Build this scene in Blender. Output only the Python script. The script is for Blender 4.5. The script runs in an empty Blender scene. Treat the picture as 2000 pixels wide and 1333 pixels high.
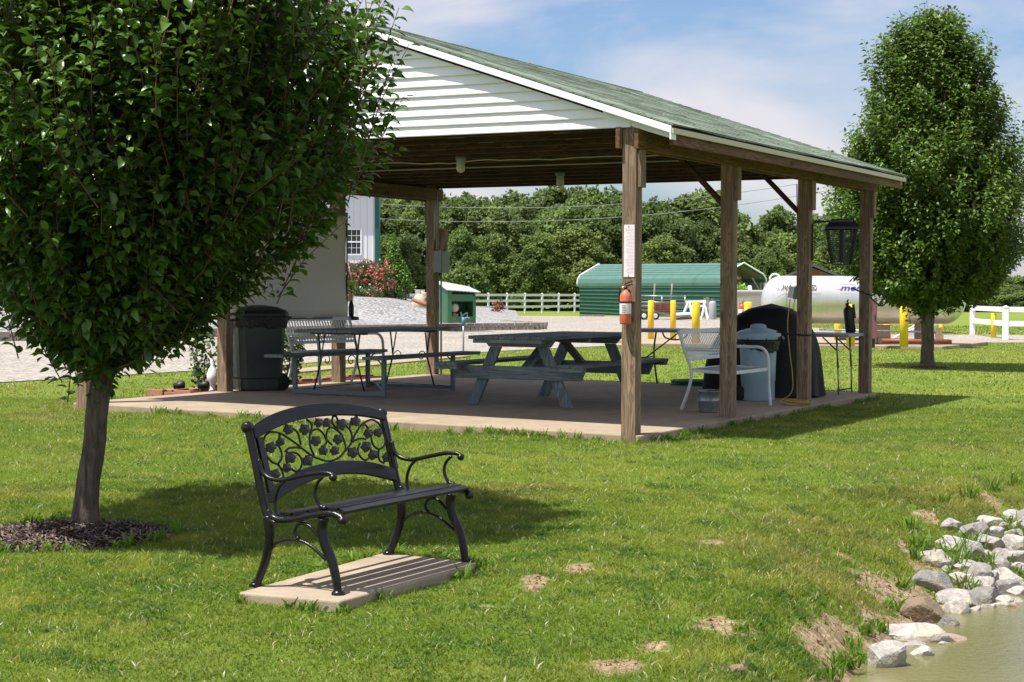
import bpy, math, random
import numpy as np
from mathutils import Vector, Matrix, noise as mnoise
random.seed(7); RNG=np.random.default_rng(11)
scn=bpy.context.scene; COL=scn.collection
PI=math.pi
# ------------------------------------------------------------------ camera
HC=1.27; FPX=3431.6; PITCH=math.radians(1.6876); ROLL=math.radians(0.183)
cam=bpy.data.cameras.new('camera'); camo=bpy.data.objects.new('camera',cam); COL.objects.link(camo)
camo.matrix_world=Matrix.Translation((0,0,HC))@Matrix.Rotation(PI/2-PITCH,4,'X')@Matrix.Rotation(ROLL,4,'Z')
cam.sensor_width=36; cam.lens=FPX/2000*36; cam.clip_start=.1; cam.clip_end=3000
scn.camera=camo
RC=np.array(Matrix.Rotation(PI/2-PITCH,3,'X')@Matrix.Rotation(ROLL,3,'Z'))
def ray(px,py):
    d=RC@np.array([(px-1000)/FPX,-(py-666.5)/FPX,-1.0]); return d/d[1]      # per metre of depth
CAM=np.array([0,0,HC])
# ------------------------------------------------------------------ terrain
SHORE=np.array([(.6,-2),(1.3,6.6),(1.62,7.9),(1.92,8.6),(2.34,9.25),(2.9,9.8),(4.3,10.9),(7,12.6),(14,16),(40,26)],float)
def shore_dist(x,y):
    x=np.asarray(x,float);y=np.asarray(y,float); best=np.full(x.shape,1e9); sg=np.ones(x.shape)
    for a,b in zip(SHORE[:-1],SHORE[1:]):
        d=b-a; L2=(d**2).sum(); t=np.clip(((x-a[0])*d[0]+(y-a[1])*d[1])/L2,0,1)
        ex=x-(a[0]+t*d[0]); ey=y-(a[1]+t*d[1]); q=ex*ex+ey*ey
        cr=d[0]*ey-d[1]*ex
        m=q<best; best=np.where(m,q,best); sg=np.where(m,np.sign(cr),sg)
    return np.sqrt(best)*sg        # positive on the land side
def lawn(x,y):
    vv=-(x-1.0465)*.8857+(y-15.3827)*.4642; tt=.085*np.clip(vv/6.19,0,1)*np.clip((y-12)/5,0,1)*np.clip((45-y)/15,0,1)
    z=np.where(y<15,-.07-.0205*(15-y),np.where(y<20,-.07,-.07-.002*(y-20)))
    return z+tt
def lump(x,y):
    return .012*np.sin(x*1.7+1.3*np.sin(y*.9))*np.sin(y*1.3+.7*x)+.008*np.sin(x*4.1+y*2.2)*np.sin(y*3.7-x)
def ground(x,y):
    x=np.asarray(x,float);y=np.asarray(y,float)
    s=shore_dist(x,y); w=np.interp(y,[7,9,10.5,12,14],[.5,.7,1.5,2.3,2.8])
    t=np.clip((s+.25)/(w+.25),0,1); t=t*t*(3-2*t)
    z=lawn(x,y)+lump(x,y)*np.clip((22-y)/6,0,1)
    zb=-.66
    return zb+(z-zb)*t - np.clip(-s-.25,0,1.5)*.4
def hit(px,py,lift=0.):
    d=ray(px,py); t=3.
    for i in range(4000):
        p=CAM+d*t
        if p[2]<=float(ground(p[0],p[1]))+lift: break
        t*=1.002
    return p
def atz(px,py,z):
    d=ray(px,py); return CAM+d*((z-HC)/d[2])
def aty(px,py,y): return CAM+ray(px,py)*y
# ------------------------------------------------------------------ helpers
def link(o): COL.objects.link(o); return o
def tag(o,label=None,cat=None,group=None,kind=None):
    if label:o['label']=label
    if cat:o['category']=cat
    if group:o['group']=group
    if kind:o['kind']=kind
    return o
def thing(name,label,cat,loc=(0,0,0),rz=0,group=None):
    o=bpy.data.objects.new(name,None); o.location=tuple(float(q) for q in loc); o.rotation_euler=(0,0,rz); o.empty_display_size=.1
    link(o); return tag(o,label,cat,group)
class MB:
    def __init__(s): s.v=[];s.f=[];s.sm=[]
    def add(s,vs,fs,sm=False):
        n=len(s.v); s.v+= [tuple(map(float,q)) for q in vs]; s.f+=[tuple(i+n for i in q) for q in fs]; s.sm+=[sm]*len(fs); return s
    def box(s,x0,x1,y0,y1,z0,z1,M=None):
        vs=[(x,y,z) for z in(z0,z1) for y in(y0,y1) for x in(x0,x1)]
        if M is not None: vs=[M@Vector(q) for q in vs]
        return s.add(vs,[(0,2,3,1),(4,5,7,6),(0,1,5,4),(2,6,7,3),(0,4,6,2),(1,3,7,5)])
    def bar(s,a,b,w,h,up=(0,0,1)):
        a=Vector(a);b=Vector(b);d=(b-a).normalized();sd=d.cross(Vector(up))
        if sd.length<1e-5: sd=d.cross(Vector((1,0,0)))
        sd.normalize();u=sd.cross(d)
        vs=[p+sd*(i*w/2)+u*(j*h/2) for p in(a,b) for j in(-1,1) for i in(-1,1)]
        return s.add(vs,[(0,1,3,2),(4,6,7,5),(0,4,5,1),(2,3,7,6),(0,2,6,4),(1,5,7,3)])
    def tube(s,pts,r,n=8,flat=1.,cap=True):
        P=[Vector(p) for p in pts]; m=len(P); R=[r]*m if not hasattr(r,'__len__') else list(r)
        prev=None; vs=[]
        for i,p in enumerate(P):
            d=(P[min(i+1,m-1)]-P[max(i-1,0)])
            if d.length<1e-9: d=Vector((0,0,1))
            d.normalize()
            if prev is None:
                prev=d.orthogonal().normalized()
            a=(prev-d*prev.dot(d))
            if a.length<1e-6:a=d.orthogonal()
            a.normalize(); prev=a; b=d.cross(a)
            for k in range(n):
                t=2*PI*k/n; vs.append(p+a*math.cos(t)*R[i]+b*math.sin(t)*R[i]*flat)
        fs=[(i*n+k,i*n+(k+1)%n,(i+1)*n+(k+1)%n,(i+1)*n+k) for i in range(m-1) for k in range(n)]
        s.add(vs,fs,True)
        if cap:
            c=len(s.v)-n*m
            s.f.append(tuple(c+k for k in reversed(range(n))));s.f.append(tuple(c+(m-1)*n+k for k in range(n)));s.sm+=[False,False]
        return s
    def lathe(s,prof,n=24,c=(0,0,0),M=None,sm=True):
        vs=[];m=len(prof)
        for r,z in prof:
            for k in range(n):
                t=2*PI*k/n; q=Vector((c[0]+r*math.cos(t),c[1]+r*math.sin(t),c[2]+z)); vs.append(M@q if M is not None else q)
        fs=[(i*n+k,i*n+(k+1)%n,(i+1)*n+(k+1)%n,(i+1)*n+k) for i in range(m-1) for k in range(n)]
        return s.add(vs,fs,sm)
    def prism(s,poly,fn,t0,t1):           # poly of 2D points, fn(a,b,t)->xyz
        n=len(poly); vs=[fn(a,b,t0) for a,b in poly]+[fn(a,b,t1) for a,b in poly]
        return s.add(vs,[tuple(range(n)),tuple(reversed(range(n,2*n)))]+[(i,n+i,n+(i+1)%n,(i+1)%n) for i in range(n)])
    def build(s,name,mat,parent=None,bevel=0,loc=None,seg=2):
        me=bpy.data.meshes.new(name); me.from_pydata(s.v,[],s.f); me.polygons.foreach_set('use_smooth',s.sm)
        me.materials.append(mat); me.update()
        import bmesh
        bm=bmesh.new(); bm.from_mesh(me); bmesh.ops.recalc_face_normals(bm,faces=bm.faces); bm.to_mesh(me); bm.free()
        o=link(bpy.data.objects.new(name,me))
        if loc is not None:o.location=loc
        if parent:o.parent=parent
        if bevel:
            b=o.modifiers.new('bevel','BEVEL'); b.width=bevel; b.segments=seg; b.limit_method='ANGLE'; b.angle_limit=.7; b.harden_normals=False
        return o
def npmesh(name,V,F,mat,parent=None,smooth=True,col=None):
    me=bpy.data.meshes.new(name); V=np.asarray(V,np.float32); F=[np.asarray(f,np.int32) for f in (F if isinstance(F,list) else [F])]
    me.vertices.add(len(V)); me.vertices.foreach_set('co',V.ravel())
    nl=sum(f.size for f in F); npo=sum(len(f) for f in F)
    me.loops.add(nl); me.polygons.add(npo)
    me.loops.foreach_set('vertex_index',np.concatenate([f.ravel() for f in F]))
    tot=np.concatenate([np.full(len(f),f.shape[1],np.int32) for f in F]); st=np.concatenate([[0],np.cumsum(tot)[:-1]]).astype(np.int32)
    me.polygons.foreach_set('loop_start',st)
    me.polygons.foreach_set('use_smooth',np.full(npo,smooth))
    if col is not None:
        a=me.color_attributes.new('tint','FLOAT_COLOR','POINT'); c=np.ones((len(V),4),np.float32); c[:,:3]=col; a.data.foreach_set('color',c.ravel())
    me.update(calc_edges=True); me.validate()
    me.materials.append(mat)
    o=link(bpy.data.objects.new(name,me)); 
    if parent:o.parent=parent
    return o
def dup(root,loc,rz=None,label=None,group=None):
    r=root.copy(); COL.objects.link(r); r.location=tuple(float(q) for q in loc)
    if rz is not None:r.rotation_euler=(0,0,rz)
    if label:r['label']=label
    if group:r['group']=group
    for ch in list(root.children):
        c=ch.copy();COL.objects.link(c);c.parent=r
        for g in list(ch.children):
            d=g.copy();COL.objects.link(d);d.parent=c
    return r
# ------------------------------------------------------------------ materials
class NT:
    def __init__(s,name):
        s.m=bpy.data.materials.new(name); s.m.use_nodes=True; s.t=s.m.node_tree; s.t.nodes.clear()
        s.out=s.n('ShaderNodeOutputMaterial'); s.p=s.n('ShaderNodeBsdfPrincipled'); s.l(s.p.outputs[0],s.out.inputs[0]); s.tc=s.n('ShaderNodeTexCoord')
    def n(s,ty,**k):
        q=s.t.nodes.new(ty)
        for a,b in k.items():setattr(q,a,b)
        return q
    def l(s,a,b): s.t.links.new(a,b)
    def map(s,scale=(1,1,1),rot=(0,0,0),loc=(0,0,0),src='Object'):
        q=s.n('ShaderNodeMapping'); q.inputs['Scale'].default_value=scale;q.inputs['Rotation'].default_value=rot;q.inputs['Location'].default_value=loc
        s.l(s.tc.outputs[src],q.inputs[0]); return q.outputs[0]
    def noise(s,vec,scale=5,detail=4,rough=.6,dist=0):
        q=s.n('ShaderNodeTexNoise'); q.inputs['Scale'].default_value=scale;q.inputs['Detail'].default_value=detail;q.inputs['Roughness'].default_value=rough;q.inputs['Distortion'].default_value=dist
        s.l(vec,q.inputs['Vector']); return q.outputs['Fac']
    def ramp(s,fac,stops):
        q=s.n('ShaderNodeValToRGB'); e=q.color_ramp.elements
        while len(e)<len(stops): e.new(.5)
        for el,(p,c) in zip(e,stops): el.position=p; el.color=(*c,1) if len(c)==3 else c
        s.l(fac,q.inputs[0]); return q.outputs[0]
    def mix(s,f,a,b,mode='MIX'):
        q=s.n('ShaderNodeMix',data_type='RGBA',blend_type=mode)
        for i,val in ((0,f),(6,a),(7,b)):
            if isinstance(val,(int,float)): q.inputs[i].default_value=val
            elif isinstance(val,tuple): q.inputs[i].default_value=(*val,1)
            else: s.l(val,q.inputs[i])
        return q.outputs[2]
    def math(s,op,a,b=0.):
        q=s.n('ShaderNodeMath',operation=op)
        for i,val in ((0,a),(1,b)):
            if isinstance(val,(int,float)): q.inputs[i].default_value=val
            else: s.l(val,q.inputs[i])
        return q.outputs[0]
    def bump(s,h,strength=.3,dist=.01):
        q=s.n('ShaderNodeBump'); q.inputs['Strength'].default_value=strength;q.inputs['Distance'].default_value=dist
        s.l(h,q.inputs['Height']); s.l(q.outputs[0],s.p.inputs['Normal']); return q
    def set(s,col=None,rough=None,metal=None,spec=None):
        if col is not None:
            if isinstance(col,tuple): s.p.inputs['Base Color'].default_value=(*col,1)
            else: s.l(col,s.p.inputs['Base Color'])
        if rough is not None:
            if isinstance(rough,(int,float)): s.p.inputs['Roughness'].default_value=rough
            else: s.l(rough,s.p.inputs['Roughness'])
        if metal is not None: s.p.inputs['Metallic'].default_value=metal
        if spec is not None: s.p.inputs['Specular IOR Level'].default_value=spec
        return s.m
def sc(c,k): return tuple(min(1,q*k) for q in c)
def simple(name,c,rough=.6,metal=0,var=.25,nscale=12,bump=.15,spec=.5,dirt=None,bd=.004):
    t=NT(name); v=t.map(); n1=t.noise(v,nscale,5); col=t.ramp(n1,[(.3,sc(c,1-var)),(.7,sc(c,1+var*.5))])
    if dirt is not None:
        n2=t.noise(v,nscale*.22,5,.65); f=t.ramp(n2,[(.45,(0,0,0)),(.72,(.75,.75,.75))]); col=t.mix(f,col,dirt)
    n3=t.noise(v,nscale*6,3)
    rr=t.ramp(n1,[(.3,(max(0,rough-.1),)*3),(.7,(min(1,rough+.1),)*3)])
    if bump: t.bump(n3,bump,bd)
    return t.set(col,rr,metal,spec)
def wood(name,c1,c2,axis='z',rough=.75,grain=34,dirt=None,bump=.35,knots=False):
    t=NT(name); s=[grain,grain,grain]; s['xyz'.index(axis)]=1.1
    v=t.map(tuple(s)); n1=t.noise(v,1.,6,.65,1.2)
    s2=[5.,5.,5.]; s2['xyz'.index(axis)]=.7
    n2=t.noise(t.map(tuple(s2)),1.,3,.6,2.5); w=t.math('SINE',t.math('MULTIPLY',n2,42.)); w=t.math('ADD',t.math('MULTIPLY',w,.14),n1)
    col=t.ramp(w,[(.28,sc(c1,.62)),(.45,c1),(.68,c2)])
    n4=t.noise(t.map((1,1,1)),1.7,4,.6); col=t.mix(t.ramp(n4,[(.42,(0,0,0)),(.68,(.8,.8,.8))]),col,dirt if dirt else sc(c1,.7))
    if knots:
        vo=t.n('ShaderNodeTexVoronoi'); vo.inputs['Scale'].default_value=1.0
        s3=[6.,6.,6.]; s3['xyz'.index(axis)]=2.2; t.l(t.map(tuple(s3)),vo.inputs['Vector'])
        k=t.ramp(vo.outputs['Distance'],[(.1,(1,1,1)),(.17,(0,0,0))]); col=t.mix(k,col,sc(c1,.35))
    t.bump(w,bump,.004); return t.set(col,rough,0,.3)
MT={}
MT['post']=wood('weathered_post_wood',(.215,.143,.088),(.355,.255,.168),'z',knots=True,dirt=(.14,.10,.07))
MT['beam_x']=wood('beam_wood_long',(.12,.062,.030),(.21,.11,.055),'x',knots=True,dirt=(.085,.05,.032))
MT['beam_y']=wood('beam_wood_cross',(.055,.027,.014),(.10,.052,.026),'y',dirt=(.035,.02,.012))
MT['greywood_x']=wood('painted_grey_wood',(.13,.158,.163),(.20,.235,.24),'x',rough=.6,dirt=(.085,.10,.105),bump=.25)
MT['greywood_y']=wood('painted_grey_wood_cross',(.135,.17,.18),(.21,.255,.265),'y',rough=.6,dirt=(.09,.11,.118),bump=.25)
MT['greywood_z']=wood('painted_grey_wood_leg',(.135,.175,.19),(.205,.26,.275),'z',rough=.6,dirt=(.09,.115,.125),bump=.25)
MT['oldwood']=wood('old_grey_boards',(.22,.18,.14),(.36,.31,.25),'x')
MT['rustwood']=wood('reddish_boards',(.20,.075,.05),(.30,.13,.09),'z')
MT['black']=simple('black_gloss_enamel',(.006,.006,.007),.25,0,.3,30,.25,.4,dirt=(.014,.013,.012))
MT['blackslat']=wood('black_painted_slats',(.007,.007,.010),(.016,.016,.022),'x',rough=.30,dirt=(.010,.010,.014),bump=.3)
MT['white']=simple('white_vinyl',(.88,.89,.90),.45,0,.05,6,.05,dirt=(.80,.81,.80))
MT['whitemetal']=simple('white_painted_steel',(.72,.75,.74),.35,0,.06,20,.04,dirt=(.60,.62,.60))
MT['cream']=simple('cream_drip_edge',(.55,.52,.36),.5,0,.1,8,.05)
MT['galv']=simple('galvanised_metal',(.33,.35,.36),.38,.7,.35,14,.1,dirt=(.2,.2,.19))
MT['greymetal']=simple('grey_painted_box',(.19,.23,.215),.5,.1,.12,9,.05)
MT['conduit']=simple('grey_conduit',(.35,.36,.35),.45,.3,.15,20,.05)
MT['yellow']=simple('yellow_paint',(.82,.56,.02),.45,0,.1,18,.1,dirt=(.68,.46,.03))
MT['red']=simple('red_extinguisher_paint',(.62,.09,.04),.35,0,.1,10,.03)
MT['faded_red']=simple('sun_faded_red_paint',(.66,.14,.08),.45,0,.12,14,.03)
MT['blackplastic']=simple('black_plastic',(.014,.014,.015),.45,0,.3,20,.1)
MT['rubber']=simple('black_rubber',(.02,.02,.02),.8,0,.3,20,.2)
MT['paper']=simple('white_paper',(.80,.76,.78),.7,0,.04,9,.03)
MT['pink']=simple('faded_pink_print',(.78,.60,.66),.7,0,.1,9,0)
MT['brass']=simple('brass_gauge',(.55,.45,.22),.35,.8,.1,9,0)
MT['bin_green']=simple('dark_green_plastic',(.028,.045,.042),.42,0,.2,10,.08,dirt=(.04,.055,.05))
MT['bag']=simple('black_bin_liner',(.012,.012,.013),.3,0,.2,8,.9,.5,bd=.02)
MT['bin_blue']=simple('pale_blue_plastic',(.36,.52,.60),.42,0,.08,6,.06,dirt=(.30,.43,.50))
MT['cover']=simple('black_cover_cloth',(.016,.016,.017),.6,0,.25,6,.5,.3,bd=.02)
MT['hose']=simple('green_garden_hose',(.015,.11,.05),.45,0,.2,20,.05)
MT['cord_y']=simple('yellow_cord',(.55,.38,.06),.5,0,.1,20,0)
MT['cord_w']=simple('white_cord',(.55,.54,.50),.5,0,.1,20,0)
MT['cord_k']=simple('black_cord',(.01,.01,.01),.5,0,.1,20,0)
MT['tabletop']=simple('grey_plastic_tabletop',(.34,.36,.37),.5,0,.06,20,.05)
MT['darkmetal']=simple('dark_painted_steel',(.035,.038,.042),.4,.4,.2,20,.05)
MT['bluemetal']=simple('blue_grey_painted_steel',(.12,.165,.18),.45,.1,.15,20,.05)
MT['tarp']=simple('pale_canvas_sheet',(.78,.75,.68),.75,0,.06,1.4,.3,dirt=(.68,.655,.59),bd=.01)
MT['glass']=simple('dark_window_glass',(.03,.035,.04),.08,0,.2,4,0)
MT['jar']=simple('frosted_jar_glass',(.50,.50,.40),.2,0,.1,12,.05)
MT['greenmetal']=simple('green_steel_siding',(.006,.095,.065),.4,.1,.12,3,.04,dirt=(.006,.08,.055))
MT['greenroof']=simple('pale_green_steel_roof',(.11,.235,.19),.32,.2,.1,2,.04)
MT['greentrim']=simple('green_trim',(.01,.10,.08),.4,.1,.1,4,.03)
MT['greyint']=simple('grey_steel_lining',(.35,.34,.32),.5,.1,.1,4,.03)
MT['beige']=simple('beige_plastic_box',(.50,.50,.36),.55,0,.08,5,.05)
MT['blueish']=simple('blue_hydrant_paint',(.12,.25,.36),.5,0,.15,20,.05)
MT['purple']=simple('faded_maroon_cabinet',(.27,.10,.13),.5,0,.12,8,.05)
MT['rustpipe']=simple('red_oxide_pipe',(.26,.07,.045),.55,.1,.2,10,.1)
MT['block']=simple('tan_concrete_block',(.33,.25,.19),.9,0,.2,14,.4)
MT['tealpanel']=simple('mint_plastic',(.45,.62,.52),.5,0,.1,5,.05)
def mk_concrete(name,c,scale=1.):
    t=NT(name); v=t.map(); n1=t.noise(v,1.1*scale,6,.6); n2=t.noise(v,60*scale,3); n3=t.noise(v,7*scale,5,.7)
    col=t.ramp(n1,[(.3,sc(c,.8)),(.7,sc(c,1.08))]); col=t.mix(t.ramp(n3,[(.45,(0,0,0)),(.72,(.75,.75,.75))]),col,sc(c,.66)); n5=t.noise(t.map((.5,2.2,1)),1.3,5,.7); col=t.mix(t.ramp(n5,[(.52,(0,0,0)),(.66,(.5,.5,.5))]),col,sc(c,.6))
    col=t.mix(t.ramp(n2,[(.3,(.35,.35,.35)),(.5,(0,0,0))]),col,sc(c,.6)); 
    t.bump(t.math('ADD',n2,t.math('MULTIPLY',n3,.8)),.35,.004); return t.set(col,.88,0,.25)
MT['concrete']=mk_concrete('tan_concrete',(.39,.31,.22))
MT['padconc']=mk_concrete('bench_pad_concrete',(.41,.33,.24),2.)
def mk_gravel(name,c1,c2,scale,disp=.5):
    t=NT(name); v=t.map(); vo=t.n('ShaderNodeTexVoronoi'); vo.inputs['Scale'].default_value=scale; t.l(v,vo.inputs['Vector'])
    bw=t.n('ShaderNodeSeparateColor'); t.l(vo.outputs['Color'],bw.inputs[0])
    col=t.ramp(bw.outputs[0],[(.0,sc(c1,.55)),(.35,c1),(.8,c2),(1.,sc(c2,1.15))])
    d=t.ramp(vo.outputs['Distance'],[(.35,(0,0,0)),(.75,(.75,.75,.75))]); col=t.mix(d,col,sc(c1,.4))
    n=t.noise(v,.35,5,.6); col=t.mix(t.ramp(n,[(.35,(0,0,0)),(.7,(.6,.6,.6))]),col,sc(c2,.78))
    t.bump(t.math('MULTIPLY',vo.outputs['Distance'],-1.),disp,.05); return t.set(col,.9,0,.2)
MT['gravel']=mk_gravel('pale_lot_gravel',(.32,.29,.25),(.50,.46,.40),16.)
MT['bigravel']=mk_gravel('grey_mound_gravel',(.24,.235,.235),(.47,.46,.46),9.,.9)
def mk_mulch():
    t=NT('dark_mulch'); v=t.map((38,9,20)); n=t.noise(v,1.,4,.7,2.); n2=t.noise(t.map((9,34,20),(0,0,.6)),1.,4,.7,2.)
    col=t.ramp(t.math('MULTIPLY',t.math('ADD',n,n2),.5),[(.35,(.025,.017,.013)),(.5,(.075,.05,.036)),(.64,(.20,.145,.10))]); t.bump(n,.8,.03); return t.set(col,.95,0,.1)
MT['mulch']=mk_mulch()
MT['redmulch']=simple('red_mulch',(.11,.028,.022),.95,0,.6,26,.9,.1,bd=.02)
MT['brick']=simple('edging_brick',(.38,.17,.11),.9,0,.25,12,.4)
MT['wallblock']=simple('retaining_block_grey',(.34,.29,.25),.95,0,.35,7,.6,bd=.02)
MT['mud']=simple('bank_mud',(.24,.17,.11),.85,0,.35,5,.6,dirt=(.16,.12,.08),bd=.03)
MT['terracotta']=simple('terracotta',(.33,.15,.08),.85,0,.2,9,.2)
MT['urn']=simple('cream_urn_stone',(.50,.43,.32),.8,0,.15,9,.2)
def mk_leaf(name,c1,c2,rough=.32,trans=.28,tc=(.16,.30,.03)):
    t=NT(name); at=t.n('ShaderNodeAttribute',attribute_name='tint'); sepn=t.n('ShaderNodeSeparateColor'); t.l(at.outputs['Color'],sepn.inputs[0])
    col=t.ramp(sepn.outputs[0],[(0.,c1),(1.,c2)]); geo=t.n('ShaderNodeNewGeometry')
    if name=='woodland_leaf':
        oi=t.n('ShaderNodeObjectInfo'); k=t.ramp(oi.outputs['Random'],[(0,(.62,.72,.60)),(.35,(.95,.95,.8)),(.7,(1.05,1.2,.9)),(1,(1.45,1.35,1.2))]); col=t.mix(1.,col,k,'MULTIPLY')
    col=t.mix(geo.outputs['Backfacing'],col,t.mix(1.,col,(1.3,1.25,1.2),'MULTIPLY')); t.set(col,rough,0,.5)
    tr=t.n('ShaderNodeBsdfTranslucent'); tr.inputs[0].default_value=(*tc,1); mx=t.n('ShaderNodeMixShader'); mx.inputs[0].default_value=trans
    t.l(t.p.outputs[0],mx.inputs[1]);t.l(tr.outputs[0],mx.inputs[2]);t.l(mx.outputs[0],t.out.inputs[0]); return t.m
MT['pear']=mk_leaf('pear_tree_leaf',(.015,.046,.010),(.092,.168,.028),.31,.17,(.13,.28,.02))
MT['pearfar']=mk_leaf('far_pear_tree_leaf',(.028,.070,.012),(.105,.175,.030),.42,.22,(.16,.32,.03))
MT['forest']=mk_leaf('woodland_leaf',(.042,.072,.020),(.135,.185,.048),.7,.32,(.19,.27,.07))
MT['conifer']=mk_leaf('conifer_leaf',(.045,.11,.014),(.14,.24,.035),.55,.2)
MT['shrub']=mk_leaf('shrub_leaf',(.02,.05,.015),(.07,.12,.04),.4,.2)
MT['lime']=mk_leaf('lime_leaf',(.14,.30,.03),(.30,.50,.06),.5,.3)
MT['flower']=mk_leaf('pink_red_flower',(.62,.03,.09),(.85,.12,.20),.6,.3,(.8,.08,.15))
def mk_bark():
    t=NT('grey_brown_bark'); v=t.map((26,26,5)); n=t.noise(v,1.,6,.7,1.); n2=t.noise(t.map(),3.,4)
    col=t.ramp(n,[(.3,(.045,.036,.028)),(.5,(.12,.095,.075)),(.72,(.23,.185,.15))]); col=t.mix(t.ramp(n2,[(.45,(0,0,0)),(.7,(.5,.5,.5))]),col,(.12,.11,.09)); t.bump(n,1.,.02); return t.set(col,.92,0,.15)
MT['bark']=mk_bark()
MT['twig']=simple('reddish_twig',(.13,.065,.04),.7,0,.2,20,.1)
def mk_grass():
    t=NT('lawn_blade'); at=t.n('ShaderNodeAttribute',attribute_name='tint'); t.set(at.outputs['Color'],.5,0,.35)
    tr=t.n('ShaderNodeBsdfTranslucent'); t.l(t.mix(1.,at.outputs['Color'],(1.5,1.35,.6),'MULTIPLY'),tr.inputs[0]); mx=t.n('ShaderNodeMixShader'); mx.inputs[0].default_value=.42
    t.l(t.p.outputs[0],mx.inputs[1]);t.l(tr.outputs[0],mx.inputs[2]);t.l(mx.outputs[0],t.out.inputs[0]); return t.m
MT['grass']=mk_grass()
def mk_ground():
    t=NT('turf_and_soil'); at=t.n('ShaderNodeAttribute',attribute_name='tint'); sp=t.n('ShaderNodeSeparateColor'); t.l(at.outputs['Color'],sp.inputs[0])
    v=t.map(); n1=t.noise(v,.55,5,.6); n2=t.noise(v,3.2,5,.65); n3=t.noise(v,45,4,.7)
    g=t.ramp(n1,[(.3,(.072,.128,.013)),(.5,(.11,.17,.018)),(.72,(.175,.195,.04))])
    g=t.mix(t.ramp(n2,[(.4,(0,0,0)),(.7,(.7,.7,.7))]),g,(.145,.175,.03)); g=t.mix(t.ramp(n3,[(.35,(.6,.6,.6)),(.6,(0,0,0))]),g,(.05,.085,.012))
    d=t.ramp(t.noise(v,11,5,.7),[(.32,(.17,.115,.065)),(.5,(.33,.24,.15)),(.66,(.47,.36,.24))]); d=t.mix(t.ramp(n3,[(.4,(.8,.8,.8)),(.55,(0,0,0))]),d,(.14,.10,.06))
    n6=t.noise(v,14,5,.7); f=t.math('ADD',sp.outputs[0],t.math('ADD',t.math('MULTIPLY',t.math('SUBTRACT',n3,.5),.7),t.math('MULTIPLY',t.math('SUBTRACT',n6,.5),1.3))); f=t.ramp(f,[(.42,(0,0,0)),(.62,(1,1,1))])
    col=t.mix(f,g,d); far=t.ramp(sp.outputs[1],[(0,(0,0,0)),(1,(1,1,1))]); col=t.mix(far,col,t.ramp(n1,[(.3,(.135,.195,.03)),(.7,(.21,.25,.048))]))
    t.bump(t.math('ADD',n3,n2),.5,.02); return t.set(col,.95,0,.1)
MT['ground']=mk_ground()
def mk_shingle():
    t=NT('green_shingles'); v=t.map((1,1,1)); b=t.n('ShaderNodeTexBrick'); t.l(v,b.inputs['Vector']); b.offset=.5
    b.inputs['Scale'].default_value=1.; b.inputs['Brick Width'].default_value=.3; b.inputs['Row Height'].default_value=.125; b.inputs['Mortar Size'].default_value=.009; b.inputs['Bias'].default_value=0.
    b.inputs['Color1'].default_value=(.16,.20,.15,1);b.inputs['Color2'].default_value=(.275,.325,.255,1);b.inputs['Mortar'].default_value=(.045,.06,.045,1)
    n=t.noise(v,90,3,.7); n2=t.noise(v,1.3,4); col=t.mix(t.ramp(n,[(.35,(.5,.5,.5)),(.6,(0,0,0))]),b.outputs['Color'],(.07,.10,.065)); col=t.mix(t.ramp(n2,[(.4,(0,0,0)),(.7,(.45,.45,.45))]),col,(.25,.31,.24))
    t.bump(b.outputs['Fac'],-.8,.02); return t.set(col,.9,0,.2)
MT['shingle']=mk_shingle()
def mk_water():
    t=NT('murky_pond_water'); v=t.map((1,1,1)); n=t.noise(v,5.,3,.5); n2=t.noise(v,.7,4); col=t.ramp(n2,[(.3,(.135,.127,.052)),(.7,(.185,.172,.075))]); t.bump(t.noise(v,22.,4,.6),.22,.012); t.p.inputs['IOR'].default_value=1.33; return t.set(col,.09,0,.5)
MT['water']=mk_water()
def mk_rock():
    t=NT('pale_limestone'); v=t.map(); oi=t.n('ShaderNodeObjectInfo'); n=t.noise(v,9,6,.65,.6); n2=t.noise(v,55,3,.7); n3=t.noise(v,3.2,4,.6)
    col=t.ramp(n,[(.3,(.30,.285,.27)),(.52,(.50,.485,.465)),(.7,(.72,.705,.685))]); col=t.mix(t.ramp(n2,[(.38,(.5,.5,.5)),(.55,(0,0,0))]),col,(.22,.20,.18))
    col=t.mix(t.ramp(n3,[(.5,(0,0,0)),(.68,(.7,.7,.7))]),col,(.46,.37,.25)); k=t.ramp(oi.outputs['Random'],[(0,(.50,.50,.50)),(.5,(.9,.88,.85)),(1,(1.12,1.10,1.08))]); col=t.mix(1.,col,k,'MULTIPLY')
    t.bump(t.math('ADD',t.math('MULTIPLY',n,1.5),n2),.7,.012); return t.set(col,.85,0,.25)
MT['rock']=mk_rock()
def mk_corr(name,c,axis,pitch,c2=None):
    t=NT(name); v=t.map(); s=t.n('ShaderNodeSeparateXYZ'); t.l(v,s.inputs[0]); w=t.math('SINE',t.math('MULTIPLY',s.outputs['XYZ'.index(axis)],2*PI/pitch)); n=t.noise(v,1.2,4)
    w2=t.math('POWER',t.math('MULTIPLY',t.math('ADD',w,1.),.5),8.); col=t.ramp(n,[(.3,sc(c,.93)),(.7,c)]); t.bump(w2,.9,.03); return t.set(col,.4,.1,.4)
MT['whitesteel']=mk_corr('white_ribbed_steel',(.76,.77,.79),'X',.3)
MT['shedgreen']=mk_corr('green_ribbed_steel',(.05,.17,.08),'Y',.12)
MT['shedroof']=mk_corr('white_ribbed_roof',(.60,.64,.60),'X',.12)
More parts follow.
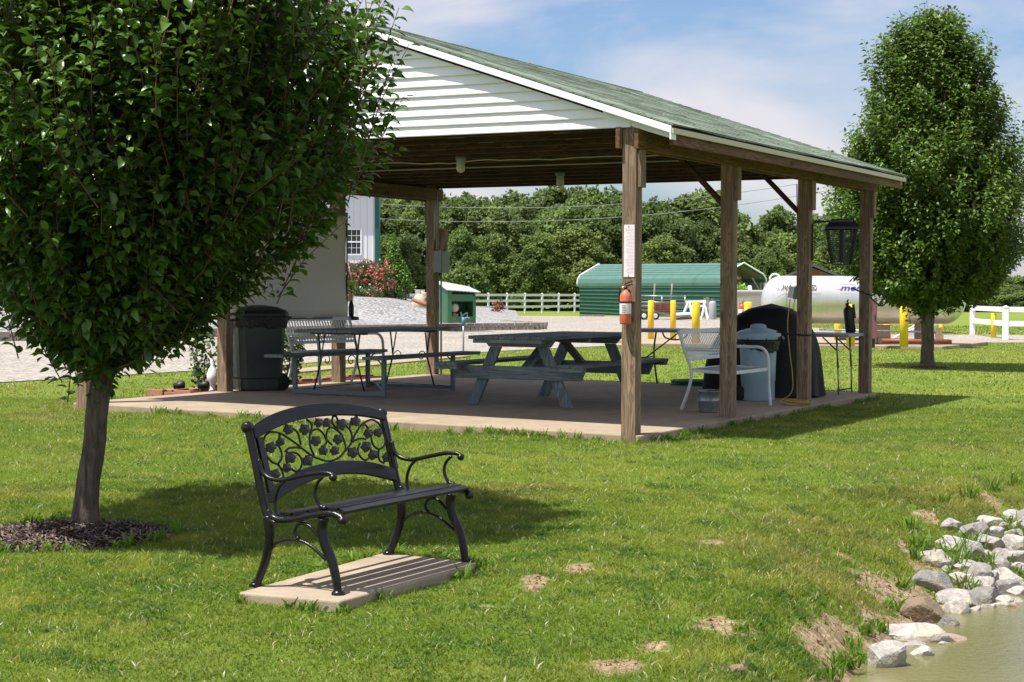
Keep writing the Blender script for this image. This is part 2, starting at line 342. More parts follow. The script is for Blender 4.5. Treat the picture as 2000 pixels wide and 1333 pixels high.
# ------------------------------------------------------------------ shelter frame
AX,AY=1.0465,15.3827; AZ=math.radians(27.66); RZ=PI/2-AZ; WD=6.19; SP=2.387; LN=3*SP
def W(u,v,z=0.): return Vector((AX+u*math.sin(AZ)-v*math.cos(AZ),AY+u*math.cos(AZ)+v*math.sin(AZ),z))
def toUV(x,y):
    dx=x-AX;dy=y-AY; return dx*math.sin(AZ)+dy*math.cos(AZ), -dx*math.cos(AZ)+dy*math.sin(AZ)
def zs(v): return .0748*v/WD
# slab
m=MB(); U0,U1,V0,V1=-.06,LN+.13,-.12,WD+.12
nu,nv=8,6
c=[(U0,V0),(U1,V0),(U1,V1),(U0,V1)]
def fb(a,b,t): return (a,b,zs(b)+t)
m.prism(c,fb,-.28,0.)
slab=m.build('patio_slab',MT['concrete'],bevel=.012); slab.location=(AX,AY,0); slab.rotation_euler=(0,0,RZ); tag(slab,kind='structure')
SH=thing('picnic_shelter','open timber picnic shelter with green shingle roof and white sided gable','shelter',(AX,AY,0),RZ)
S2=.067
def post(u,v,zb,zt):
    m=MB(); m.box(-S2,S2,-S2,S2,zb,zt); o=m.build('post',MT['post'],SH,bevel=.006,loc=(u,v,0)); return o
HB=2.49; HT=2.665
for i in range(4):
    post(i*SP,0,(-.30 if i==0 else -.1),HT+.02); post(i*SP,WD,(-.2 if i==0 else 0),HT+.06)
# side beams (outer and inner boards either side of the posts)
for v,dz in ((0,0),(WD,.0)):
    for k,s in enumerate((-1,1)):
        y=v+s*(S2+.021)
        m=MB(); m.box(-.12,LN+.10,y-.019,y+.019,HB+dz+(.012 if s*(1 if v==0 else -1)>0 else 0),HT+dz); m.build('beam',MT['beam_x'],SH,bevel=.003)
    # support blocks under the outer boards
    for i in range(4):
        y=v+(-1 if v==0 else 1)*(S2+.021)
        m=MB(); m.box(i*SP-.05,i*SP+.06,y-.018,y+.018,HB-.33,HB-.003); m.build('support_block',MT['post'],SH,bevel=.003)
    # bolts on outer beam
m=MB(); m.box(-.12,-.08,-.019,.24,0,.001)
m=MB(); rb=random.Random(3)
for i in range(4):
    for q in range(6 if i==0 else 3):
        u=i*SP+.14+q*.22+rb.uniform(-.05,.05); z=HB+.05+rb.uniform(0,.07)
        m=MB(); m.bar((u,-S2-.04,z),(u,-S2-.055,z),.014,.014); m.build('bolt',MT['galv'],SH)
m=MB(); m.box(-.105,-.069,.068,.115,2.50,2.685); m.build('support_block',MT['post'],SH,bevel=.003)
# knee braces
for i in (1,2):
    for v,s in ((0,1),):
        m=MB(); m.bar((i*SP,v+s*(S2-.01),2.12),(i*SP,v+s*.62,HT+.03),.04,.09,(1,0,0)); m.build('brace',MT['beam_y'],SH)
# trusses
ZE=2.69; OH=.42; ZR=3.875; TAN=(ZR-ZE)/(WD/2+OH)
def zroof(v): return ZE+(min(v,WD-v)+OH)*TAN
nt=13
for k in range(nt):
    u=.02+k*(LN-.04)/(nt-1); first=k in(0,nt-1)
    m=MB(); m.box(u-.019,u+.019,-.10,WD+.10,HT+.002,HT+.142)
    t=m.build('truss',MT['beam_y'],SH)
    m=MB()
    for s in (0,1):
        f=(lambda v:v) if s==0 else (lambda v:WD-v)
        m.bar((u,f(-.36),zroof(-.36)-.085),(u,f(WD/2-.02),zroof(WD/2-.02)-.085),.036,.09,(0,0,1))
        m.bar((u,f(1.05),HT+.14),(u,f(1.55),zroof(1.55)-.12),.036,.08)
        m.bar((u,f(2.1),HT+.14),(u,f(1.6),zroof(1.6)-.12),.036,.08)
        m.bar((u,f(2.1),HT+.14),(u,f(WD/2-.03),zroof(WD/2)-.14),.036,.08)
    m.build('rafter',MT['beam_y'],t)
    m=MB(); rr=random.Random(k)
    for v in (1.05+rr.uniform(-.1,.1),2.1,2.95+rr.uniform(-.4,.4),WD-2.1,WD-1.05):
        m=MB(); m.box(u-.0215,u-.0195,v-.09,v+.09,HT+.05,HT+.115); m.build('nail_plate',MT['greymetal'],t)
# roof planes
UF,UB=-.165,LN+.17
for s in (0,1):
    f=(lambda v:v) if s==0 else (lambda v:WD-v)
    m=MB(); a,b=f(-OH-.03),f(WD/2)
    za=zroof(-OH-.03); zb=ZR
    nseg=14; vs=[];fs=[]
    for top in (1,0):
        for i in range(nseg+1):
            for j,(vv,zz) in enumerate(((a,za),(b,zb))):
                u=UF+(UB-UF)*i/nseg; sag=.006*math.sin(i*1.9)+.004*math.sin(i*.7+1)
                vs.append((u,vv,zz+(.0 if top else -.012)+sag*(1 if j==0 else .6)))
    n=2*(nseg+1)
    for i in range(nseg):
        fs+= [(2*i,2*i+1,2*i+3,2*i+2),(n+2*i,n+2*i+2,n+2*i+3,n+2*i+1),(2*i,2*i+2,n+2*i+2,n+2*i),(2*i+1,n+2*i+1,n+2*i+3,2*i+3)]
    fs+=[(0,n,n+1,1),(2*nseg,2*nseg+1,n+2*nseg+1,n+2*nseg)]
    m.add(vs,fs); m.build('roof_slope',MT['shingle'],SH)
    # courses of shingle butts as real thin steps
    m=MB(); L=WD/2+OH; nc=26; rs=random.Random(5+s)
    for q in range(nc):
        v0=-OH-.03+q*L/nc; u=UF
        while u<UB:
            w=rs.uniform(.2,.55); u2=min(UB,u+w); th=rs.uniform(.004,.008)
            vv0=f(v0);vv1=f(v0+L/nc*1.05); z0=zroof(v0)+.001;z1=zroof(v0+L/nc*1.05)+.001
            m.add([(u,vv0,z0+th),(u2-.003,vv0,z0+th),(u2-.003,vv1,z1+.001),(u,vv1,z1+.001),(u,vv0,z0-.004),(u2-.003,vv0,z0-.004)],[(0,1,2,3),(0,4,5,1)]); u=u2
    m.build('shingle_course',MT['shingle'],SH)
    # drip edge and sub-fascia
    m=MB(); y=f(-OH-.018); m.box(UF+.01,UB-.01,y-.010,y+.010,ZE-.085,ZE-.038+.0); m.build('drip_edge',MT['cream'],SH)
    m=MB(); y=f(-OH+.03); m.box(-.05,UB-.02,y-.019,y+.019,ZE-.17,ZE-.052); m.build('fascia',MT['beam_x'],SH)
    # sheathing underside
    m=MB(); UF0=UF;UF=UF+.03;m.add([(UF,f(-OH),zroof(-OH)-.018),(UB,f(-OH),zroof(-OH)-.018),(UB,f(WD/2),ZR-.018),(UF,f(WD/2),ZR-.018),(UF,f(-OH),zroof(-OH)-.045),(UB,f(-OH),zroof(-OH)-.045),(UB,f(WD/2),ZR-.045),(UF,f(WD/2),ZR-.045)],[(0,1,2,3),(4,7,6,5),(0,4,5,1),(1,5,6,2),(3,2,6,7),(0,3,7,4)]); m.build('sheathing',MT['beam_y'],SH); UF=UF0
    # rake trim
    for uu,nm in ((UF+.012,'rake_trim'),(UB-.012,'rake_trim')):
        m=MB(); 
        P=[(f(-OH-.01),zroof(-OH-.01)-.016),(f(WD/2),ZR-.016),(f(WD/2),ZR-.075),(f(-OH-.01),zroof(-OH-.01)-.078)]
        m.prism(P,lambda a,b,t:(uu+t,a,b),-.009,.009); m.build(nm,MT['white'],SH)
    m=MB(); P=[(f(-OH+.0),zroof(-OH)-.046),(f(WD/2),ZR-.046),(f(WD/2),ZR-.056),(f(-OH+.0),zroof(-OH)-.056)]
    m.prism(P,lambda a,b,t:(t,a,b),UF+.022,-.062); m.build('soffit',MT['white'],SH)
# ridge cap
m=MB(); m.tube([(UF,WD/2,ZR+.003),(UB,WD/2,ZR-.004)],.016,8); m.build('ridge_cap',MT['shingle'],SH)
# gable siding: real laps (front and back)
ZS=2.70
for uf,sgn in ((-.062,-1),(LN+.06,1)):
    m=MB(); z=ZS-.012; ex=.090; k=0
    while z<ZR-.15:
        z1=min(z+ex,ZR-.15)
        def vlim(zz): # left/right limits where the rake cuts
            return max(-OH,(zz+.10-ZE)/TAN-OH)
        lo0,lo1=vlim(z),vlim(z1); 
        if k==0: lo0=lo1=-.02
        a0,a1=lo0,WD-lo0; b0,b1=lo1,WD-lo1
        o0=.030;o1=.004; X=lambda o:uf+sgn*o
        m.add([(X(o0),a0,z),(X(o0),a1,z),(X(o1),b1,z1),(X(o1),b0,z1),(X(0),a0,z),(X(0),a1,z),(X(o0-.002),a0,z-.008),(X(o0-.002),a1,z-.008),(X(0),a0,z-.008),(X(0),a1,z-.008)],
              [(0,1,2,3),(0,6,7,1),(6,8,9,7)]); z=z1;k+=1
    for s in (0,1):   # the return piece that dips to the eave tip
        f=(lambda v:v) if s==0 else (lambda v:WD-v)
        P=[(f(-.02),ZS-.012),(f(.25),ZS+.0),(f(.25),zroof(.25)-.07),(f(-OH+.01),zroof(-OH)-.07),(f(-OH+.01),ZE-.125)]
        m.prism(P,lambda a,b,t:(uf+sgn*t,a,b),.0,.018)
    m.build('gable_siding',MT['white'],SH)
m=MB()
for s in (0,1):
    f=(lambda v:v) if s==0 else (lambda v:WD-v)
    y0,y1=sorted((f(-OH+.005),f(-OH-.01))); m.box(UF+.004,-.052,y0,y1,ZE-.135,ZE-.045)
m.build('eave_return',MT['white'],SH)
# gable vent
m=MB(); vc=WD/2; arch=[(vc-.17,3.38),(vc+.17,3.38),(vc+.17,3.58)]+[(vc+.17*math.cos(t),3.58+.13*math.sin(t)) for t in np.linspace(0.2,PI-.2,9)]+[(vc-.17,3.58)]
m.prism(arch,lambda a,b,t:(-.062-t,a,b),.016,.045); gv=m.build('gable_vent',MT['whitemetal'],SH)
m=MB()
for k in range(6): m.box(-.120,-.107,vc-.125,vc+.125,3.41+k*.042,3.425+k*.042)
m.build('louvre',MT['greymetal'],gv)
# conduit and cord under the trusses
m=MB(); m.tube([(3.42,-.1,HT-.012),(3.42,WD+.05,HT-.012)],.010,8); m.build('conduit',MT['conduit'],SH); m=MB(); m.tube([(LN-.10,WD-.09,HT),(LN-.10,WD-.09,1.95)],.012,8); m.build('conduit',MT['conduit'],SH)
m=MB(); rc=random.Random(2); m.tube([(2.62+rc.uniform(-.02,.02),v,HT-.01+.02*math.sin(v*5)*rc.random()) for v in np.linspace(.1,WD-.1,40)],.006,6); m.build('wiring',MT['cord_w'],SH)
# lamps below
def jar(u,v,lab):
    t=thing('ceiling_lamp',lab,'lamp',W(u,v,HT),RZ,'jar lamps under the shelter roof')
    m=MB(); m.lathe([(0,-.001),(.055,-.001),(.055,-.03),(.045,-.05),(0,-.05)],20); m.build('lamp_base',MT['greymetal'],t)
    m=MB(); m.lathe([(.042,-.05),(.046,-.07),(.046,-.13),(.038,-.155),(.02,-.17),(0,-.175)],20); m.build('lamp_glass',MT['jar'],t)
jar(2.03,2.86,'jar lamp under the roof, the left and nearer of the two'); jar(4.67,2.99,'jar lamp under the roof, closer to the notice post')
# ------------------------------------------------------------------ notice, extinguisher on the corner post
NU=-S2-.002
t=thing('notice_sheet','tall narrow white notice nailed to the corner post','notice',W(NU,0,1.38),RZ)
m=MB(); m.box(-.003,0,-.055,.045,0,.455); m.build('sheet',MT['paper'],t)
m=MB(); rn=random.Random(9)
z=.43
m.box(-.0042,-.003,-.043,.033,.405,.43)
for k in range(30):
    z=.39-k*.0125; m.box(-.0042,-.003,-.046,-.046+rn.uniform(.05,.08),z,z+.003)
m.build('faded_print',MT['pink'],t)
m=MB(); m.lathe([(0,0),(.006,.001),(.006,.004),(0,.006)],8,M=Matrix.Translation((-.003,0,.44))@Matrix.Rotation(-PI/2,4,'Y')); m.lathe([(0,0),(.006,.001),(.006,.004),(0,.006)],8,M=Matrix.Translation((-.003,0,.012))@Matrix.Rotation(-PI/2,4,'Y')); m.build('nail',MT['galv'],t)
def extinguisher(name,label,loc,rz,s,body,H=.32,R=.052,lab=True):
    t=thing(name,label,'extinguisher',loc,rz)
    m=MB(); m.lathe([(0,0),(R*.92,0),(R,.012),(R,H*.80),(R*.86,H*.88),(R*.5,H*.95),(R*.3,H),(0,H)],24); m.build('cylinder',body,t)
    if lab:
        m=MB(); m.lathe([(R+.0012,H*.30),(R+.0012,H*.60)],24,sm=True); m.build('label_band',MT['paper'],t)
        m=MB(); m.lathe([(R+.0025,H*.615),(R+.0025,H*.66)],24); m.build('strap',MT['blackplastic'],t)
        m=MB()
        for k in range(5): 
            a=PI+.35-.12*k
            m.box(-R-.003,-R-.0014,-.03+.0*k,.012,H*(.34+.05*k),H*(.34+.05*k)+.004)
        m.build('print',MT['greymetal'],t)
    m=MB(); m.lathe([(.012,H),(.016,H+.008),(.016,H+.03),(0,H+.03)],12); m.bar((0,0,H+.03),(-.02,-.07,H+.045),.018,.008); m.bar((0,.01,H+.045),(-.015,-.07,H+.075),.018,.008)
    m.tube([(0,.015,H+.02),(0,.045,H+.01),(0,.058,H-.03),(0,.060,H*.65)],.008,8); m.build('valve',MT['blackplastic'],t)
    m=MB(); m.lathe([(0,0),(.015,0),(.015,.012),(0,.012)],12,M=Matrix.Translation((-.012,.018,H+.015))@Matrix.Rotation(-PI/2,4,'Y')); m.build('gauge',MT['brass'],t)
    m=MB(); m.box(R-.004,R+.02,-.015,.015,H*.5,H*1.0); m.build('bracket',MT['darkmetal'],t)
    return t
extinguisher('fire_extinguisher','sun faded red fire extinguisher hung on the corner post',W(-S2-.052-.014,.0,.97),RZ,1,MT['faded_red'],.30,.050)
# black extinguisher on the far right post, with looping hose
p=W(LN-.05,.17,.748)
t=extinguisher('fire_extinguisher','black long cylinder extinguisher with looped hose on the far right post',p,RZ+.6,1,MT['blackplastic'],.34,.064,False); t.rotation_euler=(math.radians(2),math.radians(-8),RZ-.9)
m=MB(); L0=W(LN-.12,-.02,1.31)
pts=[aty(1700,577,21.5),aty(1716,573,21.5),aty(1731,580,21.5),aty(1730,592,21.5),aty(1721,598,21.5),aty(1709,590,21.5),aty(1700,580,21.5)]
inv=Matrix.LocRotScale(t.location,t.rotation_euler,None).inverted()
def cr(P,n=8,closed=False):
    P=[Vector(p) for p in P]; out=[]
    N=len(P)
    for i in range(N-1):
        p0,p1,p2,p3=P[max(i-1,0)],P[i],P[i+1],P[min(i+2,N-1)]
        for k in range(n):
            t=k/n; out.append(.5*((2*p1)+(p2-p0)*t+(2*p0-5*p1+4*p2-p3)*t*t+(3*p1-p0-3*p2+p3)*t*t*t))
    out.append(P[-1]); return out
m.tube([inv@Vector(q) for q in cr([Vector((p[0],p[1],1.30))]+pts,8)],.009,8); m.build('hose',MT['cord_k'],t)
# ------------------------------------------------------------------ electrical box, conduit at back left post
ub,vb=LN,WD
p=W(ub-.02,vb-S2-.09,0)
t=thing('electrical_box','grey electrical panel box on the back left post','electrical box',W(ub,vb-S2-.003,1.50),RZ)
m=MB(); m.box(-.10,.12,-.13,0,0,.30); bx=m.build('cabinet',MT['greymetal'],t,bevel=.006)
m=MB(); m.box(-.095,.115,-.137,-.131,.01,.29); m.build('door',MT['greymetal'],t,bevel=.003)
m=MB(); m.tube([(.03,-.05,-.001),(.03,-.05,-1.42)],.013,8); m.build('conduit',MT['conduit'],t); m=MB(); m.tube([(-.06,-.03,.30),(-.06,-.03,1.16)],.011,8); m.build('conduit',MT['conduit'],t)
m=MB(); m.box(-.03,.02,-.16,-.05,.31,.6); m.build('backing_board',MT['post'],t)
# ------------------------------------------------------------------ white sheet on the left side
t=thing('canvas_screen','large pale canvas sheet stretched between the left side posts','screen',W(SP,WD,0),RZ)
m=MB(); nx,nz=24,10; vs=[]
yy=-S2-.03
for j in range(nz+1):
    for i in range(nx+1):
        a=i/nx;b=j/nz; x=-.02+(SP+.06)*a; z=.92-.015*math.sin(PI*a)+b*1.28; y=yy+.018*math.sin(a*7+b*2)*math.sin(PI*b)+.012*math.sin(a*17+b*3)*(1-b); vs.append((x,y,z))
fs=[(j*(nx+1)+i,j*(nx+1)+i+1,(j+1)*(nx+1)+i+1,(j+1)*(nx+1)+i) for j in range(nz) for i in range(nx)]
m.add(vs,fs,True); o=m.build('sheet',MT['tarp'],t); sol=o.modifiers.new('thick','SOLIDIFY'); sol.thickness=.004
m=MB(); m.box(-.05,SP+.05,yy-.012,yy+.012,2.2,2.24); m.box(-.05,SP+.05,yy-.010,yy+.010,.893,.912); m.box(SP+.042,SP+.052,yy-.008,yy+.01,.90,2.2); m.build('batten',MT['darkmetal'],t)
# small hanging lamp / feeder beside the sheet
p=aty(686,612,22.6)
t=thing('bird_feeder','small black feeder hanging beside the pale sheet','feeder',p,0)
m=MB(); m.lathe([(0,0),(.10,0),(.10,.035),(.085,.045),(.03,.05),(.035,.09),(.035,.18),(.02,.24),(0,.26)],16,c=(.0,0,-.09)); m.build('feeder_body',MT['blackplastic'],t)
m=MB(); m.tube([(0,0,.16),(0,0,.34)],.004,6); m.build('hanger',MT['cord_k'],t)
# hanging flower pot
p=aty(677,598,26.); p=atz(677,592,1.02)
p=aty(679,572,24.)
t=thing('hanging_planter','cream hanging pot with trailing flowers by the left post','planter',(p[0],p[1],p[2]-.12),0)
m=MB(); m.lathe([(0,0),(.07,0),(.09,.13),(.095,.14),(.085,.14),(.0,.12)],18); m.build('pot',MT['urn'],t)
m=MB()
for k in range(3):
    a=k*2.1; m.tube([(.09*math.cos(a),.09*math.sin(a),.13),(0,0,.55)],.003,5)
m.build('hanger',MT['cord_w'],t)
PLANTER=t
# ------------------------------------------------------------------ bracket and bug lantern at post C
pc=W(2*SP,0,0)
t=thing('hook_bracket','black metal arm bracket on the third right hand post','bracket',W(2*SP,-S2-.005,2.02),RZ)
m=MB(); m.tube([(0,-.012,-.42),(0,-.012,-.02),(.0,-.04,.01),(.05,-.45,.02)],.011,8); m.build('arm',MT['darkmetal'],t)
p=aty(1644,428,20.6)
t=thing('bug_lantern','black slatted bug lantern hanging below the bracket','lantern',(p[0],p[1],p[2]),RZ+.35)
m=MB(); a=.20;b=.16
m.add([(-a,-a,-.10),(a,-a,-.10),(a,a,-.10),(-a,a,-.10),(-b*.75,-b*.75,-.005),(b*.75,-b*.75,-.005),(b*.75,b*.75,-.005),(-b*.75,b*.75,-.005),(-a,-a,-.125),(a,-a,-.125),(a,a,-.125),(-a,a,-.125)],[(0,1,5,4),(1,2,6,5),(2,3,7,6),(3,0,4,7),(4,5,6,7),(8,9,1,0),(9,10,2,1),(10,11,3,2),(11,8,0,3)])
m.build('hood',MT['darkmetal'],t)
m=MB()
def cage(z): return .17-(.06)*((-.125-z)/.40)
for sx,sy in ((-1,-1),(1,-1),(1,1),(-1,1)):
    m.bar((sx*cage(-.125),sy*cage(-.125),-.125),(sx*cage(-.525),sy*cage(-.525),-.525),.016,.016)
m.build('corner_bar',MT['darkmetal'],t)
m=MB()
for k in range(17):
    z=-.14-k*.0225; q=cage(z); 
    for A,B in (((-q,-q),(q,-q)),((q,-q),(q,q)),((q,q),(-q,q)),((-q,q),(-q,-q))): m.bar((*A,z),(*B,z),.006,.006)
for k in range(9):
    f=-1+2*(k+.5)/9
    for (ax,ay) in ((f,-1),(f,1),(-1,f),(1,f)): m.bar((ax*cage(-.13),ay*cage(-.13),-.13),(ax*cage(-.52),ay*cage(-.52),-.52),.005,.005)
m.build('grille',MT['darkmetal'],t)
m=MB(); m.box(-.115,.115,-.115,.115,-.545,-.525); m.build('base_plate',MT['darkmetal'],t)
m=MB(); m.lathe([(.03,-.12),(.03,-.5)],12); m.build('tube',MT['blackplastic'],t)
m=MB(); m.tube([(0,0,-.01),(0,0,.10)],.006,6); m.build('hanger',MT['cord_k'],t)
# ------------------------------------------------------------------ outlet and cords at post C
t=thing('outlet_box','beige weatherproof outlet box on the third right hand post','outlet box',W(2*SP,S2+.003,1.17),RZ)
m=MB(); m.box(-.05,.03,0,.05,0,.13); m.build('box',MT['greymetal'],t,bevel=.004)
m=MB(); m.box(-.055,.03,.052,.115,.0,.125,Matrix.Rotation(math.radians(10),4,'X')); m.build('cover',MT['whitemetal'],t,bevel=.006)
m=MB(); m.tube([(0,.02,.13),(.0,.015,.6),(.0,.03,1.28)],.006,6); m.build('supply_cord',MT['cord_w'],t)
m=MB(); m.tube([(-.03,.03,.0),(-.035,.05,-.10),(-.04,.03,-.14)],.005,6); m.build('plug_lead',MT['cord_w'],t)
t=tag(link(bpy.data.objects.new('extension_cord',None)),'yellow extension cord hanging beside the third post and piled at its foot','cord')
o0=W(2*SP-.08,S2+.06,0); bpy.data.objects.remove(t)
m=MB(); P=[W(2*SP-.03,S2+.09,1.17),W(2*SP-.05,S2+.11,.9),W(2*SP-.05,S2+.085,.6),W(2*SP-.10,S2+.03,.3),W(2*SP-.09,S2+.05,.12),W(2*SP-.14,S2+.16,.02)]
rq=random.Random(4)
for k in range(26):
    a=k*1.25; P.append(W(2*SP-.22+.16*math.cos(a)+rq.uniform(-.05,.05),-.0+.13*math.sin(a)+rq.uniform(-.04,.04),.012+.0016*k))
m.tube(cr(P,6),.0055,6); tag(m.build('extension_cord',MT['cord_y']),'yellow extension cord hanging by the third post with a pile on the slab','cord')
m=MB(); 
m.tube(cr([W(2*SP-.072,.30,.80),W(2*SP-.076,.08,.775),W(2*SP-.074,-.06,.77),W(2*SP-.02,-.078,.772),W(2*SP+.07,-.076,.775)],6),.009,6)
tag(m.build('strap',MT['rubber']),'black strap tied around the third right hand post at bin height','strap')
# ------------------------------------------------------------------ picnic tables
def picnic_wood(loc,rz,label):
    t=thing('picnic_table',label,'picnic table',loc,rz,'grey painted picnic tables under the shelter')
    Lh=1.14
    for k in range(5):
        y=-.365+k*.1825; m=MB(); m.box(-Lh,Lh,y-.088,y+.088,.705,.742); m.build('top_board',MT['greywood_x'],t,bevel=.004)
    for s in (-1,1):
        for k in range(2):
            y=s*(.66+k*.14); m=MB(); m.box(-Lh,Lh,y-.067,y+.067,.42,.455); m.build('seat_board',MT['greywood_x'],t,bevel=.004)
    for x in (-Lh+.30,Lh-.30):
        m=MB(); P=[(-.43,.704),(.43,.704),(.36,.62),(-.36,.62)]; m.prism(P,lambda a,b,q:(x+q,a,b),-.02,.02); m.build('top_cleat',MT['greywood_y'],t,bevel=.003)
        m=MB(); P=[(-.80,.419),(.80,.419),(.74,.28),(-.74,.28)]; m.prism(P,lambda a,b,q:(x+q+.042*(1 if x<0 else -1)*-1,a,b),-.02,.02); m.build('seat_support',MT['greywood_y'],t,bevel=.003)
        for s in (-1,1):
            m=MB(); P=[(s*.215,.618),(s*.345,.618),(s*.625,0),(s*.495,0)]; m.prism(P,lambda a,b,q:(x+q,a,b),-.02,.02); m.build('leg',MT['greywood_z'],t,bevel=.003)
        m=MB(); m.bar((x+(.04 if x<0 else -.04),0,.34),(x*.25,0,.67),.09,.04); m.build('brace',MT['greywood_x'],t)
    m=MB(); m.box(-.03,.03,-.42,.42,.655,.704); m.build('top_cleat',MT['greywood_y'],t)
    for x in (-Lh+.06,Lh-.06):
        m=MB(); m.box(x-.05,x+.05,-.40,.40,.665,.704); m.build('top_cleat',MT['greywood_y'],t)
        for s in (-1,1):
            m=MB(); m.box(x-.05,x+.05,*sorted((s*.60,s*.86)),.382,.419); m.build('seat_support',MT['greywood_y'],t)
    return t
picnic_wood((.47,19.2,.043),RZ,'grey wooden picnic table with splayed A frame legs, in the middle of the slab')
t=thing('picnic_table','grey picnic table on thin metal frame with scrolled struts, left of the wooden one','picnic table',(-1.60,20.60,.06),RZ,'grey painted picnic tables under the shelter')
Lh=1.12
for k in range(4):
    y=-.285+k*.19; m=MB(); m.box(-Lh,Lh,y-.092,y+.092,.715,.75); m.build('top_board',MT['greywood_x'],t,bevel=.004)
for s in (-1,1):
    m=MB(); m.box(-Lh,Lh,s*.66-.135,s*.66+.135,.425,.46); m.build('seat_board',MT['greywood_x'],t,bevel=.004)
for x in (-.78,.78):
    m=MB(); m.box(x-.022,x+.022,-.60,.60,.012,.055); m.build('base_bar',MT['bluemetal'],t)
    for s in (-1,1):
        m=MB(); m.box(x-.022,x+.022,s*.60-.022,s*.60+.022,.0,.424); m.build('leg',MT['bluemetal'],t)
        m=MB(); m.tube(cr([(x,s*.575,.36),(x,s*.53,.40),(x,s*.50,.422)],4),.008,6); m.build('bracket',MT['darkmetal'],t)
        m=MB(); m.tube([(x,s*.34,.05),(x,s*.24,.40),(x,s*.28,.714)],.010,8)
        m.tube([(x+.02,s*.20,.714),(x,s*.25,.38),(x,s*.34,.05)],.008,8)
        m.tube(cr([(x,s*.23,.42),(x,s*.18,.46),(x,s*.13,.43),(x,s*.14,.37),(x,s*.18,.37),(x,s*.18,.41)],5),.006,6); m.build('strut',MT['darkmetal'],t)
    m=MB(); m.box(x-.03,x+.03,-.37,.37,.69,.714); m.build('top_cleat',MT['darkmetal'],t)
for s in (-1,1):
    m=MB(); m.bar((-.76,s*.58,.05),(0,0,.12),.03,.008);m.bar((.76,s*.58,.05),(0,0,.125),.03,.008);m.build('cross_brace',MT['darkmetal'],t)
# ------------------------------------------------------------------ white metal park benches (one built, one copied)
def slat_bench(loc,rz,label):
    t=thing('garden_bench',label,'bench',loc,rz,'white slatted metal benches under the shelter')
    hw=.57
    # local x = length, -y = front
    m=MB(); y0,z0,y1,z1=.20,.44,.34,.83
    for k in range(22):
        x=-hw+.05+k*(2*hw-.10)/21; m.bar((x,y0+.035,z0+.10),(x,y1,z1-.012),.023,.004,(0,1,.3))
    m.build('backrest',MT['whitemetal'],t)
    m=MB()
    for f in (0.1/.39,.40,.985):
        y=y0+(y1-y0)*f; z=z0+(z1-z0)*f; m.bar((-hw,y,z),(hw,y,z),.012,.035 if f<.9 else .045,(0,.3,1))
    m.build('back_rail',MT['whitemetal'],t)
    m=MB()
    for k in range(22):
        x=-hw+.04+k*(2*hw-.08)/21; m.tube(cr([(x,.20,.43),(x,.02,.40),(x,-.12,.41),(x,-.215,.40)],3),.015,4,.15)
    m.build('seat',MT['whitemetal'],t)
    m=MB(); m.bar((-hw,-.22,.40),(hw,-.22,.40),.02,.035);m.bar((-hw,.20,.43),(hw,.20,.43),.02,.03);m.build('seat_rail',MT['whitemetal'],t)
    for s in (-1,1):
        x=s*(hw+.018)
        m=MB(); m.tube(cr([(x,.345,.84),(x,.27,.62),(x,.20,.42),(x,.22,.25),(x,.31,0)],6),.018,8); m.build('leg',MT['whitemetal'],t)
        m=MB(); m.tube(cr([(x,-.26,0),(x,-.24,.22),(x,-.235,.46),(x,-.21,.58),(x,-.14,.635),(x,.0,.64),(x,.28,.645)],6),.018,8); m.build('armrest',MT['whitemetal'],t)
        m=MB(); m.bar((x,-.235,.40),(x,.20,.425),.012,.03); m.build('side_rail',MT['whitemetal'],t)
    return t
# right bench: length along u, front faces -v
bR=slat_bench((0,0,0),0,'white slatted metal bench between the right hand posts, with a bucket under it')
def uv_at(u,v,z): return W(u,v,z)
bR.location=W(3.60,.445,.006); bR.rotation_euler=(0,0,RZ)
Lz=math.atan2(.80,.60)
bL=dup(bR,(-2.16,21.75,.068),Lz,'white slatted metal bench behind the metal framed table, beside the dark bin')
